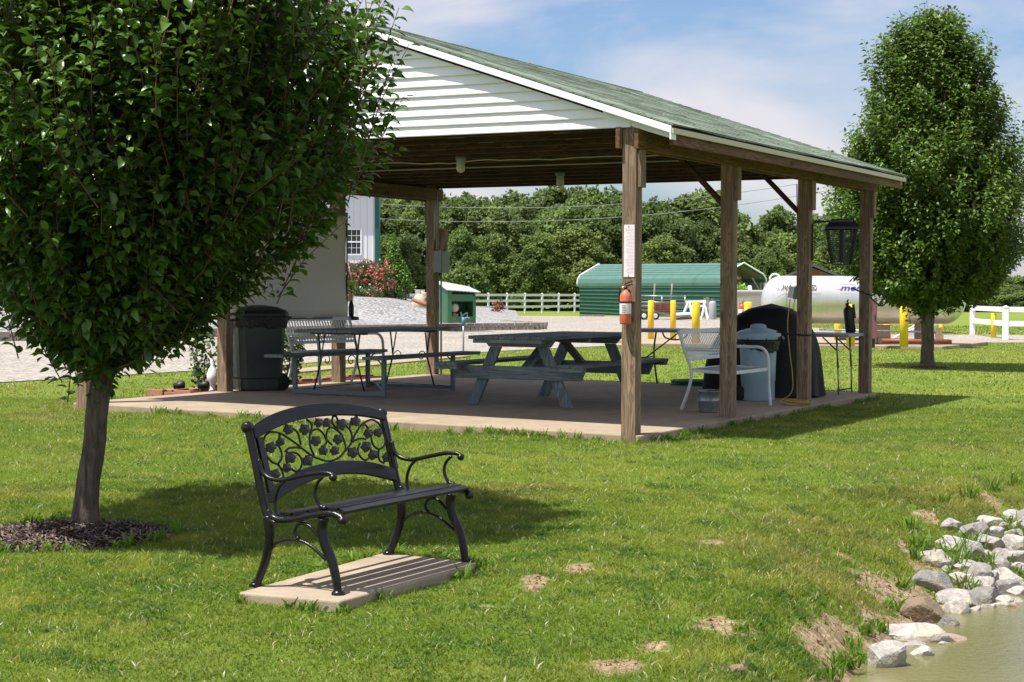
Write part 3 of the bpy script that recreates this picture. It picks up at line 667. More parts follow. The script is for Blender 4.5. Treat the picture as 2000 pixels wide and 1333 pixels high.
# ------------------------------------------------------------------ bins
def wheelie(loc,rz):
    t=thing('wheeled_bin','dark green wheeled bin with black liner by the left side post','bin',loc,rz)
    m=MB(); n=8
    def ring(w,d,z,c=.06):
        pts=[(-w+c,-d),(w-c,-d),(w,-d+c),(w,d-c),(w-c,d),(-w+c,d),(-w,d-c),(-w,-d+c)]; return [(x,y,z) for x,y in pts]
    R=[ring(.235,.24,.012),ring(.24,.245,.03),ring(.245,.25,.14),ring(.255,.26,.16),ring(.285,.295,.83),ring(.30,.31,.835),ring(.30,.31,.87)]
    vs=[q for r in R for q in r]; fs=[(i*8+k,i*8+(k+1)%8,(i+1)*8+(k+1)%8,(i+1)*8+k) for i in range(len(R)-1) for k in range(8)]+[tuple(reversed(range(8)))]
    m.add(vs,fs); m.build('tub',MT['bin_green'],t,bevel=.006)
    m=MB(); R=[ring(.305,.315,.865),ring(.315,.325,.88),ring(.31,.32,.91),ring(.29,.30,.945),ring(.20,.22,.985),ring(.08,.10,1.005)]
    vs=[q for r in R for q in r]; fs=[(i*8+k,i*8+(k+1)%8,(i+1)*8+(k+1)%8,(i+1)*8+k) for i in range(len(R)-1) for k in range(8)]+[tuple(range(40,48))]
    m.add(vs,fs,False); m.build('lid',MT['blackplastic'],t,bevel=.01)
    m=MB(); rr=random.Random(1); n=40; vs=[]; 
    for j,(z,o) in enumerate(((.885,.0),(.86,.018),(.80,.022),(.755,.012))):
        for k in range(n):
            a=2*PI*k/n; ca,sa=math.cos(a),math.sin(a); q=(abs(ca)**5+abs(sa)**5)**(-1/5); r=.302*q+o+rr.uniform(-.006,.010)
            if j==3: z2=z+rr.uniform(-.03,.02)
            else: z2=z
            vs.append((r*ca,r*sa*1.03,z2))
    m.add(vs,[(i*n+k,i*n+(k+1)%n,(i+1)*n+(k+1)%n,(i+1)*n+k) for i in range(3) for k in range(n)],True); m.build('liner',MT['bag'],t)
    for s in (-1,1):
        m=MB(); M=Matrix.Translation((s*.20,.245,.10))@Matrix.Rotation(PI/2,4,'Y'); m.lathe([(.03,-.03),(.10,-.03),(.105,0),(.10,.03),(.03,.03)],20,M=M); w=m.build('wheel',MT['rubber'],t)
        m=MB(); m.lathe([(0,-.033),(.03,-.033),(.03,.033),(0,.033)],14,M=M); m.build('hub',MT['blackplastic'],w)
    m=MB(); m.tube([(-.2,.33,.83),(-.2,.36,.86),(.2,.36,.86),(.2,.33,.83)],.014,8); m.build('handle',MT['bin_green'],t)
    return t
wheelie((-3.03,20.75,.068),math.radians(-62))
# pale blue round bin
t=thing('round_bin','pale blue round bin with domed lid and black liner behind the white bench','bin',W(5.0,.62,.01),RZ)
m=MB(); m.lathe([(0,0),(.185,0),(.19,.01),(.192,.22),(.197,.225),(.20,.40),(.215,.69),(.225,.72),(.0,.72)],32); m.build('tub',MT['bin_blue'],t)
m=MB(); m.lathe([(.255,.70),(.258,.74),(.258,.765),(.245,.775),(.21,.795),(.12,.82),(.095,.825),(.085,.86),(.05,.872),(0,.875)],32); m.build('lid',MT['bin_blue'],t,bevel=0)
m=MB(); rr=random.Random(6); n=44; vs=[]
for j in range(4):
    for k in range(n):
        a=2*PI*k/n; low=.60+.05*math.cos(a-2.2)-.06*math.exp(-((a-PI*1.15)/.6)**2); z=[.735,.71,.66,low][j]+ (rr.uniform(-.02,.02) if j==3 else 0); r=[.235,.25,.24,.225][j]+rr.uniform(-.007,.009); vs.append((r*math.cos(a),r*math.sin(a),z))
m.add(vs,[(i*n+k,i*n+(k+1)%n,(i+1)*n+(k+1)%n,(i+1)*n+k) for i in range(3) for k in range(n)],True); m.build('liner',MT['bag'],t)
m=MB(); M=Matrix.Translation((-.13,.17,.08))@Matrix.Rotation(PI/2,4,'Y'); m.lathe([(0,-.025),(.08,-.025),(.085,0),(.08,.025),(0,.025)],20,M=M); m.build('wheel',MT['rubber'],t)
for s in (-1,1):
    m=MB(); m.bar((0,s*.235,.70),(0,s*.30,.72),.07,.04,(0,0,1)); m.build('handle',MT['blackplastic'],t)
# galvanised bucket
t=thing('bucket','dented galvanised metal bucket on the slab next to the white bench','bucket',atz(1387,808,.003)+np.array([0,.14,0]),.4)
m=MB(); m.lathe([(0,.002),(.095,.002),(.10,.0),(.10,.012),(.118,.12),(.121,.125),(.118,.13),(.13,.215),(.137,.22),(.137,.228),(.128,.225),(.112,.12),(.094,.014),(0,.012)],28); m.build('pail',MT['galv'],t)
m=MB(); m.tube([(.132*math.cos(a),.132*math.sin(a)*.35-.02,.225+.012*math.sin(a)) for a in np.linspace(0,PI,12)],.004,6)
m.build('handle',MT['galv'],t)
m=MB(); m.box(.125,.137,-.02,.02,.185,.245); m.box(-.137,-.125,-.02,.02,.185,.245); m.build('ear',MT['galv'],t)
# covered grill
t=thing('covered_grill','large domed grill under a black cloth cover at the right of the slab','grill',W(5.95,.90,.01),RZ+.08)
m=MB(); n=56; rows=18; vs=[]
rr=random.Random(8)
for j in range(rows+1):
    b=j/rows
    for k in range(n):
        a=2*PI*k/n; ca,sa=math.cos(a),math.sin(a)
        # profile: wide skirt, domed top (half ellipse along the long side)
        prof=math.sqrt(max(0,1-(b)**2.6)) if b<1 else 0
        wx=.44*(prof**.9)+.0; wy=.70*prof**1.05
        q=(abs(ca)**3.2+abs(sa)**3.2)**(-1/3.2)
        fold=1+ (1-b)**1.2*(.035*math.sin(a*9+1)+.02*math.sin(a*17+b*4))
        if b<.12: fold+=.02*(1-b/.12)
        vs.append((wx*q*ca*fold,wy*q*sa*fold-.10*b*b,.03*(1-b)*(1+math.sin(a*5))*.5+b*1.10+.012*math.sin(a*6)*b*(1-b)))
m.add(vs,[(i*n+k,i*n+(k+1)%n,(i+1)*n+(k+1)%n,(i+1)*n+k) for i in range(rows) for k in range(n)],True); m.build('cloth_cover',MT['cover'],t)
m=MB()
for sx,sy in ((-.3,-.5),(.3,-.5),(.3,.5),(-.3,.5)): m.tube([(sx,sy,0),(sx,sy,.3)],.02,8)
m.build('leg',MT['darkmetal'],t)
# hose coil
t=thing('garden_hose','coiled dark green garden hose lying on the slab under the folding table','hose',atz(1362,752,.03),0)
m=MB(); P=[]
for k in range(150):
    a=k*.34; r=.30-.035*((k//18)%3)+.012*math.sin(k*.9); P.append((r*math.cos(a)*1.1,r*math.sin(a),.012+.0135*(k//36)+.004*math.sin(k*.7)))
m.tube(P,.011,7); m.build('coil',MT['hose'],t)
# folding tables at the back edge
def folding(loc,rz,label,hl,style):
    t=thing('folding_table',label,'folding table',loc,rz,'grey topped folding tables along the back of the slab')
    m=MB(); m.box(-.36,.36,-hl,hl,.695,.738); m.build('table_top',MT['tabletop'],t,bevel=.012)
    for s in (-1,1):
        y=s*(hl-.18)
        for x in (-.27,.27):
            m=MB()
            if style==0: m.tube(cr([(x,y,.69),(x,y+s*.03,.40),(x*1.08,y-s*.01,.0)],5),.013,8)
            else:
                m.tube([(x,y,.69),(x,y+s*.02,.32)],.013,8); m.tube([(x,y+s*.02,.34),(x,y+s*.03,0)],.010,8)
            m.build('leg',MT['darkmetal'] if style==0 else MT['galv'],t)
        m=MB(); m.tube([(-.27,y+s*.02,.36 if style==0 else .05),(.27,y+s*.02,.36 if style==0 else .05)],.009,8)
        m.tube([(0,y+s*.02,.36 if style==0 else .45),(0,y-s*.42,.68)] if style==0 else [(-.25,y+s*.01,.52),(-.25,y-s*.18,.69)],.009,8)
        if style: m.tube([(.25,y+s*.01,.52),(.25,y-s*.18,.69)],.009,8)
        m.build('brace',MT['darkmetal'],t)
    return t
folding(W(7.10,2.15,.026),RZ,'folding table with thick grey top and dark bent legs, behind the corner post',.92,0)
folding(W(6.83,.62,.008),RZ,'folding table with thin pale top and straight legs, at the far right post',.62,1)
m=MB(); m.tube(cr([W(6.78,2.55,.72),W(6.76,2.5,.655),W(6.76,2.36,.63),W(6.76,2.24,.66),W(6.78,2.2,.72)],6),.010,6); tag(m.build('carry_strap',MT['rubber']),'black strap looped below the thick grey table top','strap')
# ------------------------------------------------------------------ cast iron bench on its pad
BL=Vector((.485,.875,0)).normalized(); BF=Vector((BL.y,-BL.x,0)); BC=Vector((-.724,8.795,-.16)); BRZ=math.atan2(BL.y,BL.x)
BN=thing('park_bench','black cast iron bench with vine pattern back on a small concrete pad','bench',BC,BRZ)
def bloc(P): P=Vector(P)-BC; return Vector((P.dot(BL),-P.dot(BF),P.z))
HX=.585
def nf(px,py):           # pixel on the near frame plane -> local (y,z)
    P0=BC-BL*HX; d=Vector(ray(px,py)); O=Vector(CAM); t=(P0-O).dot(BL)/d.dot(BL); q=bloc(O+d*t); return q.y,q.z
def Z1(x,y): return nf(420+.345*x,760+.345*y)
prof={
 'back_post':([(188,225),(212,330),(240,470),(262,580),(285,680),(310,735),(345,765)],.021),
 'seat_rail':([(300,690),(330,728),(380,742),(450,738),(540,718),(620,706),(680,712),(722,736)],.018),
 'rear_leg':([(300,720),(308,800),(305,880),(285,975),(255,1060),(229,1112)],.022),
 'front_leg':([(612,735),(606,790),(622,880),(660,970),(682,1060),(692,1130),(697,1182)],.023),
 'armrest':([(248,400),(262,460),(300,500),(360,516),(420,508),(500,490),(580,476),(640,478),(668,492)],.0115),
 'arm_support':([(612,495),(575,540),(568,600),(590,655),(620,675)],.0085),
 'arm_scroll':([(400,515),(360,560),(340,630),(345,690),(362,715)],.0085),
 'leg_arch':([(318,908),(350,872),(420,853),(490,862),(550,895),(600,940),(628,968)],.0085),
 'leg_scroll':([(583,835),(545,785),(500,763),(465,775),(452,810),(470,848)],.0085)}
for s in (-1,1):
    x=s*HX; m=MB()
    fr=None
    for nm,(pts,r) in prof.items():
        P=[Z1(*q) for q in pts]; P3=cr([(x,a,b) for a,b in P],6)
        if nm in('rear_leg','front_leg'):
            n=len(P3); P3[-1].z=.012; R=[r*(1.18-.35*(i/n)+(.22 if i>n-5 else 0)) for i in range(n)]
        else: R=[r]*len(P3)
        m=MB(); m.tube(P3,R,10)
        if nm=='rear_leg' or nm=='front_leg': m.lathe([(0,0),(.032,0),(.032,.012),(.02,.02)],12,c=(x,P3[-1].y,0))
        if nm=='back_post':
            q=P3[0]; m.lathe([(0,-.028),(.02,-.026),(.028,-.015),(.028,.015),(.02,.026),(0,.028)],14,M=Matrix.Translation((x,q.y+.004,q.z+.006))@Matrix.Rotation(PI/2,4,'Y'))
        if nm in('armrest','seat_rail'):
            q=P3[-1]; rr_=.02 if nm=='armrest' else .024; m.lathe([(0,-rr_),(rr_*.7,-rr_*.75),(rr_,0),(rr_*.7,rr_*.75),(0,rr_)],14,M=Matrix.Translation((x,q.y,q.z-.008))@Matrix.Rotation(PI/2,4,'Y'))
        if nm=='arm_support' or nm=='leg_scroll':
            q=P3[-1]; m.lathe([(0,-.014),(.011,-.009),(.014,0),(.011,.009),(0,.014)],10,c=(q.x,q.y,q.z))
        m.build(nm if nm!='rear_leg' and nm!='front_leg' else 'leg',MT['black'],BN)
# seat slats following the rail
sr=[Z1(*q) for q in [(352,722),(430,726),(520,708),(610,694),(690,700),(728,722)]]
crs=cr([(0,a,b) for a,b in sr],10); tot=len(crs)-1
ns=5
for k in range(ns):
    a=crs[int(tot*(k+.06)/ns)]; b=crs[int(tot*(k+.96)/ns)]; d=(b-a); c=(a+b)/2
    m=MB(); w=d.length*.96; m.bar((-HX+.012,c.y,c.z+.012),(HX-.012,c.y,c.z+.012),w,.018,Vector((0,-d.z,d.y))*(1 if d.y>0 else -1)); m.build('seat_slat',MT['blackslat'],BN,bevel=.004)
# back panel
bp0=Z1(205,255); bp1=Z1(288,690)
Pt=Vector((0,bp0[0],bp0[1])); Pb=Vector((0,bp1[0],bp1[1])); tdir=(Pt-Pb).normalized(); Lw=BL; 
tw=BF*(-tdir.y)+Vector((0,0,1))*tdir.z; nrm=BL.cross(tw).normalized(); P0w=BC+BF*(-Pb.y)+Vector((0,0,Pb.z))
nl=Vector((1,0,0)).cross(tdir).normalized()
def bk(px,py):
    d=Vector(ray(px,py)); O=Vector(CAM); t=(P0w-O).dot(nrm)/d.dot(nrm); return bloc(O+d*t)
def B1(x,y): return bk(420+.345*x,760+.345*y)
def B7(x,y): return bk(500+.16*x,780+.16*y)
def slabpoly(top,bot,th,name,mat):
    T=cr([B1(*q) for q in top],5); Bt=cr([B1(*q) for q in bot],5); n=min(len(T),len(Bt))
    # resample both to same count by x
    def rs(P,n):
        xs=[p.x for p in P]; x=np.linspace(-HX+.012,HX-.012,n); o=np.argsort(xs); X=np.array(xs)[o]
        return [Vector((q,float(np.interp(q,X,np.array([p.y for p in P])[o])),float(np.interp(q,X,np.array([p.z for p in P])[o])))) for q in x]
    T=rs(T,30);Bt=rs(Bt,30); m=MB(); vs=[]
    for i in range(30): vs+=[T[i]+nl*th,Bt[i]+nl*th,Bt[i]-nl*th,T[i]-nl*th]
    fs=[(4*i+a,4*i+(a+1)%4,4*i+4+(a+1)%4,4*i+4+a) for i in range(29) for a in range(4)]+[(0,3,2,1),(116,117,118,119)]
    m.add(vs,fs); return m.build(name,mat,BN,bevel=.004)
slabpoly([(205,225),(290,160),(420,110),(560,85),(700,82),(850,102),(975,138)],[(225,285),(330,228),(450,183),(600,156),(750,150),(880,162),(1000,190)],.013,'back_top_rail',MT['blackslat'])
slabpoly([(300,590),(400,508),(500,452),(600,424),(700,408),(800,408),(900,420),(1055,468)],[(330,645),(420,580),(520,530),(640,495),(760,482),(880,490),(1065,535)],.012,'back_lower_rail',MT['blackslat'])
for a,b in (((248,275),(318,590)),((955,180),(1022,455))):
    m=MB(); A=B1(*a);Bb=B1(*b); m.bar(A,Bb,.045,.018,nl); m.build('back_stile',MT['black'],BN,bevel=.003)
curves=[[(95,600),(95,500),(130,430),(200,400),(300,420),(400,480),(500,550),(600,630),(700,700),(800,740),(880,755),(960,740),(1040,690),(1090,620),(1085,540),(1050,450),(1000,390),(930,345),(880,370),(860,430),(870,500),(930,560)],
[(100,590),(130,690),(200,770),(270,800),(320,880),(330,950),(300,980)],[(270,790),(310,730),(310,650),(280,580),(240,555),(215,575)],
[(380,640),(365,720),(390,800),(440,860),(500,880),(550,830),(560,750),(520,680),(460,650),(400,660)],[(360,640),(400,600),(480,590),(560,600)],
[(450,360),(510,410),(535,500),(550,560)],[(620,250),(670,290),(680,350),(660,430),(655,520),(670,600),(710,690)],[(660,430),(700,380),(760,370),(820,420),(860,500),(850,550),(800,580)],
[(940,210),(930,270),(960,330),(1020,400),(1060,450)],[(940,210),(980,215),(995,260)],[(1170,230),(1150,320),(1140,370)],[(1100,330),(1150,380),(1170,450),(1165,510)],
[(1040,690),(1100,620),(1160,540),(1210,430),(1270,340),(1350,270),(1430,255),(1510,310),(1560,400),(1580,500),(1560,570),(1500,610),(1440,570),(1410,500),(1410,430),(1440,400)],
[(1180,520),(1230,490),(1290,480),(1340,490)],[(1270,540),(1245,600),(1250,660),(1290,720),(1340,745),(1390,710)],[(1500,610),(1495,680),(1510,750),(1560,780)],[(1290,310),(1340,320),(1370,360)],[(290,470),(285,440),(310,425)]]
m=MB()
for c in curves: m.tube(cr([B7(*q) for q in c],5),.0058,7)
m.build('vine_scrollwork',MT['black'],BN)
m=MB(); rr=random.Random(12)
for (cx,cy,sz) in [(395,370,58),(595,370,62),(765,290,50),(862,290,52),(1045,310,62),(1215,270,55),(1370,420,52),(1492,410,50),(300,520,48),(180,590,62),(425,720,58),(375,840,52),(630,750,62),(730,510,58),(820,630,52),(960,630,52),(1000,490,56),(1180,650,62),(1345,580,60),(1430,680,56),(1600,710,58),(230,920,62)]:
    C=B7(cx,cy); ex=(B7(cx+40,cy)-C); ex=(ex-nl*ex.dot(nl)); ey=(B7(cx,cy+40)-C); a0=rr.uniform(0,6.28); k=sz/40
    ring=[]
    for q in range(20):
        a=2*PI*q/20; r=k*1.28*(.92+.13*math.cos(5*a)+.05*math.cos(9*a+1)); ring.append(C+ex*(r*.82*math.cos(a+a0))+ey*(r*.9*math.sin(a+a0)))
    n=20; vs=[q+nl*.004 for q in ring]+[q-nl*.004 for q in ring]+[C+nl*.011,C-nl*.011]
    m.add(vs,[(i,(i+1)%n,40) for i in range(n)]+[(n+(i+1)%n,n+i,41) for i in range(n)]+[(i,n+i,n+(i+1)%n,(i+1)%n) for i in range(n)])
m.build('vine_leaves',MT['black'],BN)
# pad
cs=[atz(465,1157,-.16),atz(664,1174,-.16),atz(941,1100,-.16),atz(751,1079,-.16)]
m=MB(); m.prism([(q[0],q[1]) for q in cs],lambda a,b,t:(a,b,t),-.40,-.16)
tag(m.build('bench_pad',MT['padconc'],bevel=.012,seg=3),'small tan concrete pad set in the grass under the black bench','concrete pad')
PAD=[(q[0],q[1]) for q in cs]
# ------------------------------------------------------------------ background: lot side
def cylz(m,x,y,z0,z1,r,n=20,top=True): m.lathe([(0,z0),(r,z0),(r,z1-r*.25),(r*.8,z1-.03*r),(0,z1)],n,c=(x,y,0))
# concrete pad of the gas tank
padpts=[atz(1235,671,-.02),atz(1332,671.5,-.02),atz(1700,675,-.02),atz(1841,677,-.02),atz(1930,668,-.02),(8,50.5,0),(2.5,52.,0)]
m=MB(); m.prism([(q[0],q[1]) for q in padpts],lambda a,b,t:(a,b,t),-.3,-.02); tag(m.build('tank_pad',MT['concrete'],bevel=.015),kind='structure')
TPAD=[(q[0],q[1]) for q in padpts]
def bollard(px,ptop,d,r,lab,zb=-.02):
    q=aty(px,ptop,d); t=thing('bollard',lab,'bollard',(q[0],q[1],zb),0,'yellow bollards around the gas tank')
    m=MB(); cylz(m,0,0,0,q[2]-zb,r); m.build('pipe_sleeve',MT['yellow'],t); return t
bollard(1271.5,587,46,.080,'slim yellow bollard nearest the corner post, before the green carport')
bollard(1315,587,46,.075,'slim yellow bollard, second to the right of the corner post')
bollard(1359.5,589,42.5,.098,'thick yellow bollard above the folding table, left of the second post')
bollard(1461,590,42.5,.098,'yellow bollard rising behind the left edge of the black grill cover')
bollard(1662,595,40.5,.098,'yellow bollard behind the black hanging extinguisher')
bollard(1766,596.5,40.3,.098,'tall yellow bollard in front of the tank left of the lawn tree')
bollard(1636.5,622,46,.092,'short yellow bollard seen below the tank beside the grill cover')
bollard(1733,622,46,.10,'short yellow bollard under the tank behind the paver stack')
bollard(1838.5,626,45.5,.062,'thin yellow bollard under the right end of the tank')
bollard(1941,612,52,.080,'separate yellow bollard behind the white fence at far right',-.2)
# propane tank
TY=42.3; TX0=aty(1487,585,TY)[0]; TX1=aty(1885,585,TY)[0]; TR=.575; TZ=aty(1600,586,TY)[2]
T=thing('propane_tank','long white horizontal propane tank on supports behind the shelter','propane tank',((TX0+TX1)/2,TY,0),0)
Lt=(TX1-TX0)/2; 
pr=[(0,-Lt)]+[(TR*math.sin(a),-Lt+.56*TR*1.5*(1-math.cos(a))) for a in np.linspace(.12,PI/2,10)]
pr=pr+[(r,-z) for r,z in reversed(pr)]
MTK=NT('white_tank_paint'); v=MTK.map(); n1=MTK.noise(v,2.2,5,.6); n2=MTK.noise(MTK.map((6,1,.6)),1,4); colr=MTK.mix(MTK.ramp(n2,[(.45,(0,0,0)),(.7,(.35,.35,.35))]),MTK.ramp(n1,[(.3,(.66,.66,.68)),(.7,(.76,.76,.78))]),(.52,.50,.47)); MTK.set(colr,.34,.55,.5)
m=MB(); m.lathe(pr,48,M=Matrix.Translation((0,0,TZ))@Matrix.Rotation(PI/2,4,'Y')); m.build('vessel',MTK.m,T)
for x in (-Lt+1.0,Lt-1.0):
    m=MB(); m.box(x-.12,x+.12,-.42,.42,-.02,TZ-TR*.82); m.build('saddle',MT['block'],T)
m=MB()
m.tube([(-Lt+.33+.13*math.cos(a),0,TZ+TR*.86+.12*math.sin(a)) for a in np.linspace(-.2,PI+.2,12)],.022,8); m.build('lifting_lug',MT['whitemetal'],T)
m=MB()
m.tube([(-Lt+.52,-TR*math.sin(a)*1.003,TZ-TR*math.cos(a)*1.003) for a in np.linspace(.6,2.7,20)],.006,6); m.build('weld_seam',MT['galv'],T)
m=MB(); m.box(.95,2.1,-TR*.985,-TR*.83,TZ+.02,TZ+.05); m.build('placard_rail',MT['paper'],T)
def text_on_tank(s,x0,x1,zc,h,mat,shear=0.,name='lettering',bold=False):
    cu=bpy.data.curves.new('t','FONT'); cu.body=s; cu.size=1; cu.shear=shear; cu.offset=.015 if bold else 0; cu.fill_mode='FRONT'; cu.resolution_u=3
    ob=bpy.data.objects.new('t',cu); COL.objects.link(ob); bpy.context.view_layer.update()
    me=bpy.data.meshes.new_from_object(ob); bpy.data.objects.remove(ob); bpy.data.curves.remove(cu)
    import bmesh
    bm=bmesh.new(); bm.from_mesh(me); bmesh.ops.triangulate(bm,faces=bm.faces); bm.to_mesh(me); bm.free()
    xs=[v.co.x for v in me.vertices]; ys=[v.co.y for v in me.vertices]; ax,bx=min(xs),max(xs); ay,by=min(ys),max(ys)
    V=[]
    for v in me.vertices:
        x=x0+(v.co.x-ax)/(bx-ax)*(x1-x0); zz=zc-h/2+(v.co.y-ay)/(by-ay)*h-TZ; zz=max(-TR*.99,min(TR*.99,zz)); a=math.asin(zz/TR); rr=TR+.014
        V.append((x,-rr*math.cos(a),TZ+rr*math.sin(a)))
    m=MB(); m.add(V,[tuple(p.vertices) for p in me.polygons]); o=m.build(name,mat,T); bpy.data.meshes.remove(me); return o
MT['inkgrey']=simple('grey_lettering_ink',(.04,.04,.045),.5,0,.1,9,0); MT['inknavy']=simple('navy_lettering_ink',(.04,.05,.20),.5,0,.1,9,0); MT['inkred']=simple('red_lettering_ink',(.72,.38,.38),.5,0,.1,9,0)
def tx(px): return aty(px,560,TY-TR)[0]-T.location.x
zt=aty(1550,562.5,TY-TR*.9)[2]
text_on_tank('PROPANE UNODORIZED',tx(1516),tx(1596),zt,.125,MT['inkgrey'],bold=True)
text_on_tank('meri',tx(1642),tx(1690),zt,.125,MT['inknavy'],.35,bold=True)
def strip(x0,x1,z0,z1,mat,name,taper=False):
    m=MB(); n=8; vs=[]
    for i in range(n+1):
        x=x0+(x1-x0)*i/n; k=i/n if taper else 1
        for z in (z0,z0+(z1-z0)*k):
            a=math.asin(max(-.99,min(.99,(z-TZ)/TR))); vs.append((x,-(TR+.010)*math.cos(a),TZ+(TR+.010)*math.sin(a)))
    m.add(vs,[(2*i,2*i+1,2*i+3,2*i+2) for i in range(n)]); m.build(name,mat,T)
strip(tx(1516),tx(1603),zt-.135,zt-.122,MT['inkred'],'red_rule'); strip(tx(1632),tx(1645),zt-.04,zt+.01,MT['inkred'],'emblem',True); strip(tx(1641),tx(1672),zt+.085,zt+.092,MT['inknavy'],'rule'); strip(tx(1641),tx(1672),zt-.125,zt-.120,MT['inkred'],'rule')
# maroon cabinet post
q=aty(1703.5,650,39.5)
t=thing('pump_cabinet','faded maroon narrow cabinet standing before the tank beside the last post','cabinet',(q[0],q[1],-.02),.1)
z1=aty(1703,584,39.5)[2]; zb=aty(1703,662,39.5)[2]
m=MB(); m.box(-.09,.09,-.07,.07,zb+.02,z1+.02); m.build('case',MT['purple'],t,bevel=.01); m=MB(); m.box(-.05,.05,-.05,.05,0,zb+.02); m.build('stand',MT['darkmetal'],t)
m=MB(); m.box(.03,.05,-.078,-.071,.62,.75); m.build('handle',MT['darkmetal'],t)
# paver stack
q=atz(1714,673,-.02)
for k,(dx,dz,lab) in enumerate(((-.16,0,'tan block on the pad, lower left of the stack'),(.16,0,'tan block on the pad, lower right of the stack'),(.06,.155,'wide tan block in the middle of the stack beneath the tank'),(.06,.31,'tan block topping the stack beneath the tank'))):
    m=MB(); w=.15 if k<2 else .26; m.box(-w,w,-.12,.12,0,.15); o=m.build('paver_block',MT['block'],bevel=.01,loc=(q[0]+dx,q[1]+.15+.02*k,-.02+dz)); tag(o,lab,'block',group='stacked tan blocks')
# pipe lying + rail
m=MB(); a=aty(1722,666,41);b=aty(1858,668.5,41); m.tube([a,b],.055,14); tag(m.build('steel_pipe',MT['rustpipe']),'red oxide pipe lying on the tank pad','pipe')
m=MB(); a=aty(1640,662,45);b=aty(1856,666,43.2); m.tube([a,b],.035,12); tag(m.build('steel_pipe',MT['darkmetal']),'thin black pipe lying behind the red pipe','pipe')
t=thing('pipe_rail','low galvanised pipe rail crossing in front of the tank supports','rail',(0,0,0))
m=MB(); a=aty(1385,644,41.5);a=aty(1600,644,41.5);b=aty(1860,650,41.5); m.tube([a,b],.022,8); m.build('rail',MT['galv'],t)
m=MB(); q=aty(1833,640,41.5); m.box(q[0]-.07,q[0]+.07,q[1]-.04,q[1]+.04,-.02,q[2]); m.build('rail_post',MT['block'],t)
# white fence on the right (post and two rails) and sloped pieces
def rail_fence(name,label,P,h,zr,group=None,pw=.10,rh=.14,rt=.04,gr=None):
    t=thing(name,label,'fence',(0,0,0),0,group)
    for k,p in enumerate(P):
        z=p[2]; m=MB(); m.box(p[0]-pw/2,p[0]+pw/2,p[1]-pw/2,p[1]+pw/2,z-.2,z+h); c=pw/2+.012
        m.add([(p[0]-c,p[1]-c,z+h),(p[0]+c,p[1]-c,z+h),(p[0]+c,p[1]+c,z+h),(p[0]-c,p[1]+c,z+h),(p[0],p[1],z+h+.05)],[(0,1,4),(1,2,4),(2,3,4),(3,0,4),(3,2,1,0)]); m.build('fence_post',MT['white'],t)
    for a,b in zip(P[:-1],P[1:]):
        for r in zr:
            m=MB(); m.bar((a[0],a[1],a[2]+r),(b[0],b[1],b[2]+r),rt,rh); m.build('fence_rail',MT['white'],t)
    return t
P=[]
for k in range(-6,7):
    x=-1.45+k*1.13;y=107+k*2.2; P.append((x,y,float(ground(x,y))))
rail_fence('ranch_fence','white three rail ranch fence along the far side of the lot',P,1.25,(.42,.80,1.16),pw=.13,rh=.15)
q0=atz(1963.5,664,-.12)
P=[(q0[0]-3.3,q0[1]+5.2,-.14),(q0[0],q0[1],-.12),(q0[0]+3.2,q0[1]-1.2,-.12)]
q1=aty(1899,650,56.)
P[0]=(q1[0],q1[1],float(ground(q1[0],q1[1])))
rail_fence('rail_fence','white two rail fence at the far right beyond the lawn tree',P,.93,(.46,.86),pw=.14,rh=.15)
t=thing('rail_fence','white sloping rails on the ground behind the tank and lawn tree','fence',(0,0,0))
for (a,b) in (((1745,665),(1800,632)),((1772,652),(1835,628))):
    m=MB(); A=aty(*a,47.5);B=aty(*b,49.); m.bar(A,B,.04,.14); m.build('fence_rail',MT['white'],t)
# carport
cL=aty(1132,612,106.);cR=aty(1407,627,94.)
dv=Vector((cR[0]-cL[0],cR[1]-cL[1],0)); Lc=dv.length; dv.normalize(); nv=Vector((-dv.y,dv.x,0))
T=thing('metal_carport','green steel carport with pale green curved roof across the gravel lot','carport',(cL[0],cL[1],0),math.atan2(dv.y,dv.x))
zw=1.27+13*100/FPX; Wc=2.9; zbL=cL[2];zbR=cR[2]
zl=aty(1132,554,106.)[2]; zr_=aty(1407,552,94.)[2]; hl=aty(1179,516.5,106.5)[2]; hr=aty(1407,514,95.)[2]
def zz(x,k): return zl+(zr_-zl)*x/Lc if k==0 else hl+(hr-hl)*x/Lc
nr=9
m=MB()
for k in range(nr):      # horizontal ribbed wall: each course slightly proud of the one above
    x0,x1=0,Lc
    def zc(x,f): zb=zbL+(zbR-zbL)*x/Lc-.1; return zb+(zz(x,0)-zb)*f
    f0,f1=k/nr,(k+1)/nr; 
    m.add([(x0,-.0,zc(x0,f0)),(x1,-.0,zc(x1,f0)),(x1,.0,zc(x1,f1-.02)),(x0,.0,zc(x0,f1-.02)),(x0,-.04,zc(x0,f1-.018)),(x1,-.04,zc(x1,f1-.018)),(x1,-.04,zc(x1,f1)),(x0,-.04,zc(x0,f1)),(x1,0,zc(x1,f1)),(x0,0,zc(x0,f1))],[(0,1,2,3),(3,2,5,4),(4,5,6,7),(7,6,8,9)])
m.build('side_wall',MT['greenmetal'],T)
m=MB()
for k in range(nr):
    f1=(k+1)/nr; m.bar((0,-.045,zc(0,f1-.009)),(Lc,-.045,zc(Lc,f1-.009)),.012,.035)
m.build('wall_ribs',MT['greenroof'],T)
def rp(f):  # roof profile f 0..1 -> (y, frac height)
    return f
prof_=[(-.06,-.16),(-.09,.0),(-.05,.22),(.12,.42),(Wc/2,1.0),(Wc-.12,.42),(Wc+.05,.22),(Wc+.09,0)]
def rz3(x,h): return zz(x,0)+(zz(x,1)-zz(x,0))*h
m=MB(); nx=2; vs=[]
for x in (-.1,Lc+.1):
    for (y,h) in prof_: vs.append((x,y,rz3(x,h)))
